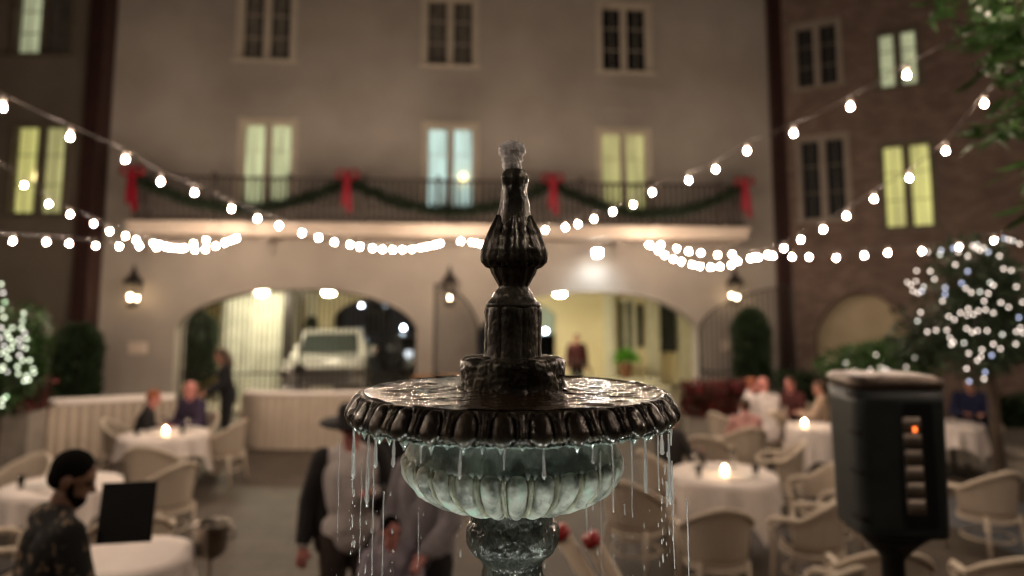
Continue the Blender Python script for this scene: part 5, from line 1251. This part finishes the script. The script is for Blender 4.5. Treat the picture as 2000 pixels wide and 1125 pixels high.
for j in range(nt_+1):
    t = j/nt_; p = cat(cp, t); p2 = cat(cp, min(1, t+0.01)); p1 = cat(cp, max(0, t-0.01)); tg = (p2-p1).normalized(); nr_ = Vector((-tg.y, tg.x))
    for i in range(NTH):
        th = 2*PI*i/NTH; u = (th*NE/(2*PI)) % 1.0 - 0.5; cell = int(th*NE/(2*PI)) % NE
        v = (t-0.52)/0.42; e_r = math.hypot(u/0.30, v/1.0)
        h = 0
        if t > 0.05:
            if e_r < 1: h = 0.0075*math.sqrt(max(0, 1-e_r**2))-0.0025
            elif e_r < 1.16: h = -0.0042
            elif e_r < 1.5 and abs(v) < 1.25: h = -0.0030+0.0048*math.sin((e_r-1.16)/0.34*PI)
            if abs(u) > 0.43 and 0.1 < t < 0.92: h = max(h, 0.0032*(1-abs(abs(u)-0.5)/0.07)*(1-abs(v)**2*0.6)) - 0.0004
        fade = min(1, max(0, (t-0.05)/0.1)); h *= fade
        drop = 0
        if t > 0.7: drop = (0.0045*(math.cos(u*2*PI)*0.5+0.5) - 0.002)*min(1, (t-0.7)/0.2)
        r_ = p.x+nr_.x*h; z_ = p.y+nr_.y*h-drop
        k = noise.noise(Vector((math.cos(th)*9, math.sin(th)*9, t*4)))*0.0008 + noise.noise(Vector((math.cos(th)*50, math.sin(th)*50, t*14)))*0.0005
        vs.append((FX+(r_+k)*math.cos(th), FY+(r_+k)*math.sin(th), z_))
for j in range(nt_):
    for i in range(NTH): i2 = (i+1) % NTH; fs.append((j*NTH+i, j*NTH+i2, (j+1)*NTH+i2, (j+1)*NTH+i))
m = MB(); m.add(vs, fs); m.build('egg_and_dart_rim', FRIM, FO, True)
# underside + bowl body
def zf(fh): return CAMZ - fh/F*FY
und = [(RO-0.021, ZR+0.0015), (0.20*FY, zf(205)), (0.162*FY, zf(208)), (0.1435*FY, zf(211)), (0.1425*FY, zf(216)), (0.143*FY, zf(232)), (0.1445*FY, zf(248)), (0.147*FY, zf(260)), (0.1505*FY, zf(269)), (0.1505*FY, zf(275)), (0.146*FY, zf(280)), (0.10*FY, zf(310)), (0.06*FY, zf(330))]
prof = dens(smooth_prof(und, 2), 0.003)[::-1]
m = MB(); m.lathe(prof, 260, None, FC, False); rough_v(m, 40, 0.0016, 150, 0.0009); m.build('bowl', FBOWL, FO, True)
# gadroons
NG = 28; gp = [(0.1425*FY, zf(273)), (0.149*FY, zf(279)), (0.151*FY, zf(289)), (0.148*FY, zf(303)), (0.140*FY, zf(319)), (0.127*FY, zf(334)), (0.108*FY, zf(346)), (0.087*FY, zf(354)), (0.066*FY, zf(359))]
nt_ = 34; per = 26
for kind, w_, mt in (('lobe', 0.385, FLOBE), ('rib', 0.105, FRIB)):
    vs = []; fs = []; nn = 13 if kind == 'lobe' else 7
    m = MB()
    for g_i in range(NG):
        c0 = (g_i+(0.0 if kind == 'lobe' else 0.5))*2*PI/NG + R(-90)+0.04; vs = []; fs = []
        for j in range(nt_+1):
            t = j/nt_; p = cat(gp, t); tg = (cat(gp, min(1, t+.01))-cat(gp, max(0, t-.01))).normalized(); nr_ = Vector((-tg.y, tg.x))
            if nr_.x < 0: nr_ = -nr_
            if t > 0.7 and nr_.y > 0: nr_ = -nr_
            endf = min(1, (t/0.10))**0.5*min(1, (1-t)/0.06)**0.5
            ww = w_*2*PI/NG*(0.72+0.28*endf)
            for i in range(nn+1):
                x = i/nn*2-1; h = (0.0112 if kind == 'lobe' else 0.0088)*math.sqrt(max(0, 1-x*x))*endf - 0.004
                th = c0+x*ww; q = Vector((FX+(p.x+nr_.x*h)*math.cos(th), FY+(p.x+nr_.x*h)*math.sin(th), p.y+nr_.y*h)); dd = noise.noise(q*140)*0.0016+noise.noise(q*50)*0.0022
                q += Vector((math.cos(th), math.sin(th), 0))*dd; vs.append(q)
        n_ = nn+1
        for j in range(nt_):
            for i in range(nn): fs.append((j*n_+i, j*n_+i+1, (j+1)*n_+i+1, (j+1)*n_+i))
        m.add(vs, fs)
    m.build('gadroon_lobes' if kind == 'lobe' else 'gadroon_ribs', mt, FO, True)
m = MB(); prof = dens([(p[0]-0.005, p[1]) for p in gp], 0.004)[::-1]; m.lathe(prof, 120, None, FC, False); m.build('bowl_core', FSTEM, FO, True)
# stem mouldings
st = [(0.078,350),(0.064,357),(0.0575,363),(0.057,383),(0.0575,394),(0.060,400),(0.0635,407),(0.0645,417),(0.0645,430),(0.063,441),(0.058,450),(0.050,458),(0.044,466),(0.0415,474)]
prof = dens(smooth_prof([(r*FY, zf(y)) for r, y in st], 2), 0.002)[::-1]
m = MB(); m.lathe(prof, 180, lambda j, th, r, z: (r*(1+0.012*math.cos(14*th)), z), FC, False); rough_v(m, 60, 0.0018, 200, 0.0018); m.build('neck_moulding', FSTEM, FO, True)
st2 = [(0.040,468),(0.0415,488),(0.0445,515),(0.052,565),(0.058,620),(0.057,680),(0.048,760),(0.040,840),(0.046,880),(0.068,910),(0.072,940),(0.070,960)]
prof = dens(smooth_prof([(r*FY, zf(y)) for r, y in st2], 2), 0.003)[::-1]
m = MB(); m.lathe(prof, 220, lambda j, th, r, z: (r*(0.90+0.12*abs(math.cos(5*th+0.6))**0.5), z), FC, False); rough_v(m, 60, 0.0012, 200, 0.001); m.build('stem', FSTEM, FO, True)
# lower basin, pedestal, ground pool (below the frame)
ZL = zf(960)
lb_ = [(0.05,ZL-0.20),(0.08,ZL-0.19),(0.20,ZL-0.14),(0.38,ZL-0.05),(0.47,ZL+0.01),(0.52,ZL+0.03),(0.55,ZL+0.07),(0.53,ZL+0.10),(0.49,ZL+0.085),(0.40,ZL+0.02),(0.2,ZL-0.04),(0.02,ZL-0.06)]
m = MB(); m.lathe(smooth_prof(lb_, 2), 160, None, FC, False); m.build('lower_basin', FRIM, FO, True)
m = MB(); m.lathe(smooth_prof([(0.28,0.02),(0.28,0.2),(0.18,0.26),(0.12,0.34),(0.10,0.6),(0.14,0.9),(0.12,ZL-0.5),(0.09,ZL-0.3),(0.13,ZL-0.19)], 2), 64, None, FC, True); m.build('pedestal', FSTEM, FO, True)
m = MB(); m.lathe([(1.18,0.003),(1.2,0.42),(1.26,0.44),(1.26,0.50),(1.0,0.50),(1.0,0.44),(1.02,0.42),(1.02,0.01)], 72, None, (FX,FY,0), False); m.build('pool_rim', STONE, FO)
m = MB(); m.lathe([(0.30,0.40),(1.02,0.40)], 72, None, (FX,FY,0), False); structure('pool_water', m, WPOOL)
m = MB(); m.lathe([(0.06,ZL+0.055),(0.50,ZL+0.055)], 96, None, FC, False); o = structure('basin_water', m, WPOOL)
# water sheet on the upper basin
def water_disc():
    m = MB(); vs = []; fs = []; nr = 90; nth = 360
    for j in range(nr+1):
        r = 0.07+(RW-0.001-0.07)*j/nr
        for i in range(nth):
            th = 2*PI*i/nth; x, y = r*math.cos(th), r*math.sin(th)
            a = noise.noise(Vector((x*22, y*26, 0.3)))*0.0022 + noise.noise(Vector((x*30+y*12, y*95-x*20, 2)))*0.0011 + noise.noise(Vector((x*70, y*120, 5)))*0.0006
            z = ZW+a+0.010*max(0, 1-(r-0.07)/0.035)**2*(0.6+0.8*noise.noise(Vector((x*60,y*60,9))))
            edge = max(0, (r-(RW-0.012))/0.012); z += 0.0022*edge
            vs.append((FX+x, FY+y, z+0.0015))
    for j in range(nr):
        for i in range(nth): i2 = (i+1) % nth; fs.append((j*nth+i, j*nth+i2, (j+1)*nth+i2, (j+1)*nth+i))
    m.add(vs, fs); return m
structure('water', water_disc(), WFILM, True)
# bubbling jet on the spire
jb = at(1000, 331, FY); e = empty('water_jet', jb, 'white bubbling water jet on top of the fountain spire', 'water jet')
m = MB(); hh = (331-274)*PXM; vs = []
prof = [(0.010,-0.002),(0.0125,0.004),(0.0130,0.012),(0.0145,0.020),(0.0170,0.027),(0.0175,0.033),(0.0150,0.039),(0.010,0.043),(0.003,0.0455)]
prof = dens(prof, 0.0012)
def jf(j, th, r, z):
    v = Vector((math.cos(th)*r, math.sin(th)*r, z)); k = noise.noise(v*170)*0.22+noise.noise(v*420+Vector((3,1,2)))*0.10; return max(0.0008, r*(1.16+k)), z+0.0025*noise.noise(v*240+Vector((9,9,9)))
m.lathe(prof, 72, jf, jb, True); m.build('core', WGLINT, e, True)
m = MB(); g = random.Random(4)
for k in range(22):
    a = g.uniform(0,2*PI); pts = []; rr_ = g.uniform(0.006,0.014); hz = g.uniform(0.026,0.041); tw = g.uniform(-2.5,2.5); out = g.uniform(0.0,0.004)
    for i in range(9):
        t = i/8; ra = rr_*(0.8+0.5*math.sin(t*3))+out*t*t; pts.append(jb+Vector((ra*math.cos(a+tw*t)-0.003*t, ra*math.sin(a+tw*t), hz*math.sin(t*1.9)/0.95)))
    m.tube(pts, [0.0006+0.0008*math.sin(PI*i/8) for i in range(9)], 6)
m.build('strands', WGLINT, e, True)
m = MB()
for k in range(34):
    a = g.uniform(0,2*PI); r_ = g.uniform(0.010,0.024); z_ = g.uniform(0.01,0.052); m.ell(jb+Vector((r_*math.cos(a)-0.003, r_*math.sin(a), z_)), (g.uniform(0.0005,0.0013),)*3, nu=8, nv=6)
m.build('droplets', WFALL, e, True)
# water fringe hanging from the lobes, green lamp glow tinted into it
m = MB(); g = random.Random(5)
for i in range(NE*2):
    th = 2*PI*(i/2.0)/NE + R(-90)*0; th += g.gauss(0,0.01); r_ = RO-0.012+g.uniform(-0.004,0.002); z0_ = ZR-0.002; ln = g.uniform(0.004,0.013)*(1 if i % 2 else 0.8)
    c0 = Vector((FX+r_*math.cos(th), FY+r_*math.sin(th), z0_+0.004)); pts = [c0, c0-Vector((0,0,0.004+ln*0.3)), c0-Vector((0,0,0.005+ln*0.7)), c0-Vector((0,0,0.006+ln))]
    w0 = g.uniform(0.0035,0.0065); m.tube(pts, [w0*1.3, w0, w0*0.4, 0.0004], 8)
vsr = [(RO-0.0165, ZR-0.001),(RO-0.010, ZR-0.0045),(RO-0.006, ZR-0.002)]
m.lathe(vsr, 300, lambda j, th, r, z: (r+noise.noise(Vector((math.cos(th)*30, math.sin(th)*30, j)))*0.002, z+noise.noise(Vector((math.cos(th)*40, math.sin(th)*40, 5)))*0.003), FC, False)
e = empty('water_fringe', FC, 'greenish film of water clinging under the egg and dart lobes', 'water fringe'); m.build('water_film', WGREEN, e, True)
# falling streams: (px, top py, bottom py, width px, wobble)
def theta_for(px, front=True):
    # angle on the rim circle whose projection is px
    best = None
    for k in range(720):
        th = 2*PI*k/720; x = FX+(RO-0.012)*math.cos(th); y = FY+(RO-0.012)*math.sin(th)
        if (math.sin(th) < 0.15) != front: continue
        p = 1000+F*x/y*1.0
        if best is None or abs(p-px) < best[0]: best = (abs(p-px), th)
    return best[1]
streams = [(682,838,936,9),(694,835,895,7),(690,900,962,4),(727,850,990,8),(741,852,914,8),(738,880,1125,3),(776,858,912,7),(826,872,905,6),(902,872,936,7),(985,872,918,6),(1060,876,936,7),(1155,872,905,7),
           (1192,865,1000,5),(1228,862,1010,4),(1253,856,962,8),(1278,850,958,5),(1285,850,888,9),(1298,848,985,7),(1305,900,1110,4),(1318,838,870,6),(1330,975,1125,4),(715,905,1100,3),(758,960,1125,3),(1139,985,1050,3),(1212,985,1005,3),(1292,940,990,5),(672,850,1040,2),(1168,880,1125,2),(825,1000,1110,2)]
where = ['left', 'left', 'left']
for i, (px, y0_, y1_, wd) in enumerate(streams):
    th = theta_for(min(1320, max(680, px)), True); bx_, by_ = FX+(RO-0.012)*math.cos(th), FY+(RO-0.012)*math.sin(th)
    if px > 1320 or px < 680: bx_ = (px-1000)/F*by_
    z0_, z1_ = at(px, y0_, by_).z, at(px, y1_, by_).z
    n = 26; pts = []; rs_ = []; g = random.Random(100+i)
    r0_ = wd*0.5*by_/F
    for k in range(n):
        t = k/(n-1); z = z0_+(z1_-z0_)*t; prof_r = (1.0-0.5*t)*(0.75+0.55*abs(noise.noise(Vector((i*3.1, z*70, 0)))))
        if wd >= 7: prof_r = (0.55+0.75*t)*(0.8+0.5*abs(noise.noise(Vector((i*3.1, z*90, 0))))) * (1 if t < 0.93 else 0.5)
        rs_.append(max(0.0003, r0_*prof_r)); pts.append(Vector((bx_+0.0012*noise.noise(Vector((i, z*25, 1))), by_+0.001*noise.noise(Vector((i, z*25, 4))), z)))
    m = MB(); m.tube(pts, rs_, 10)
    dm = MB(); zz = z1_-0.002
    for k in range(g.randrange(3, 9)):
        zz -= g.uniform(0.006, 0.03); rd = r0_*g.uniform(0.2, 0.55); dm.ell((bx_+g.gauss(0,0.0025), by_+g.gauss(0,0.002), zz), (rd, rd, rd*g.uniform(1.5,6)), nu=8, nv=6)
    side = 'left of the bowl' if px < 790 else ('in front of the bowl' if px < 1180 else 'right of the bowl')
    zone = [q[0] for q in streams if (q[0] < 790) == (px < 790) and (q[0] >= 1180) == (px >= 1180)]; nth = sorted(zone).index(px)
    words = {True:'long', False:'short'}[y1_-y0_ > 90]; thick = 'broad' if wd >= 7 else ('narrow' if wd >= 4 else 'hair thin')
    lab = f"{words} {thick} stream of falling water, {['first','second','third','fourth','fifth','sixth','seventh','eighth','ninth','tenth','eleventh','twelfth'][nth]} from the left {side}"
    o = m.build('water_stream', WFALL, None, True); dq = dm.build('droplets', WFALL, o, True); dq['kind'] = 'stuff'; tag(o, lab, 'water stream', 'streams of water falling from the rim')
# underwater lamps in the lower basin
LENS = mat('underwater_lamp_lens', (0.9,1,0.9), 0.3, emis=(0.93,1.0,0.92), estr=12)
for k, (a, en) in enumerate(((-90, 1.0), (-150, 0.8), (-30, 0.8))):
    p = FC+Vector((0.40*math.cos(R(a)), 0.40*math.sin(R(a)), ZL+0.062))
    e = empty('underwater_lamp', p, ['round lamp in the lower basin facing the viewer', 'round lamp in the left of the lower basin', 'round lamp in the right of the lower basin'][k], 'lamp', 'lamps in the lower basin')
    m = MB(); m.lathe([(0.035,-0.03),(0.045,0.0),(0.045,0.012),(0.036,0.012)], 20, None, p); m.build('housing', STEEL, e, True)
    m = MB(); m.lathe([(0.002,0.016),(0.034,0.014)], 20, None, p, False); m.build('lens', LENS, e, True)
    ld = bpy.data.lights.new('lamp_beam', 'SPOT'); ld.energy = 0.95*en; ld.color = (0.93,1.0,0.93); ld.spot_size = R(95); ld.spot_blend = 0.6; ld.shadow_soft_size = 0.035
    lo = bpy.data.objects.new('lamp_beam', ld); COL.objects.link(lo); lo.parent = e; lo.location = (0,0,0.03)
    d = (FC+Vector((0,0,zf(330)))) - (p+Vector((0,0,0.03))); lo.rotation_euler = d.to_track_quat('-Z','Y').to_euler()

for o in bpy.data.objects:
    if '_local' in o: del o['_local']
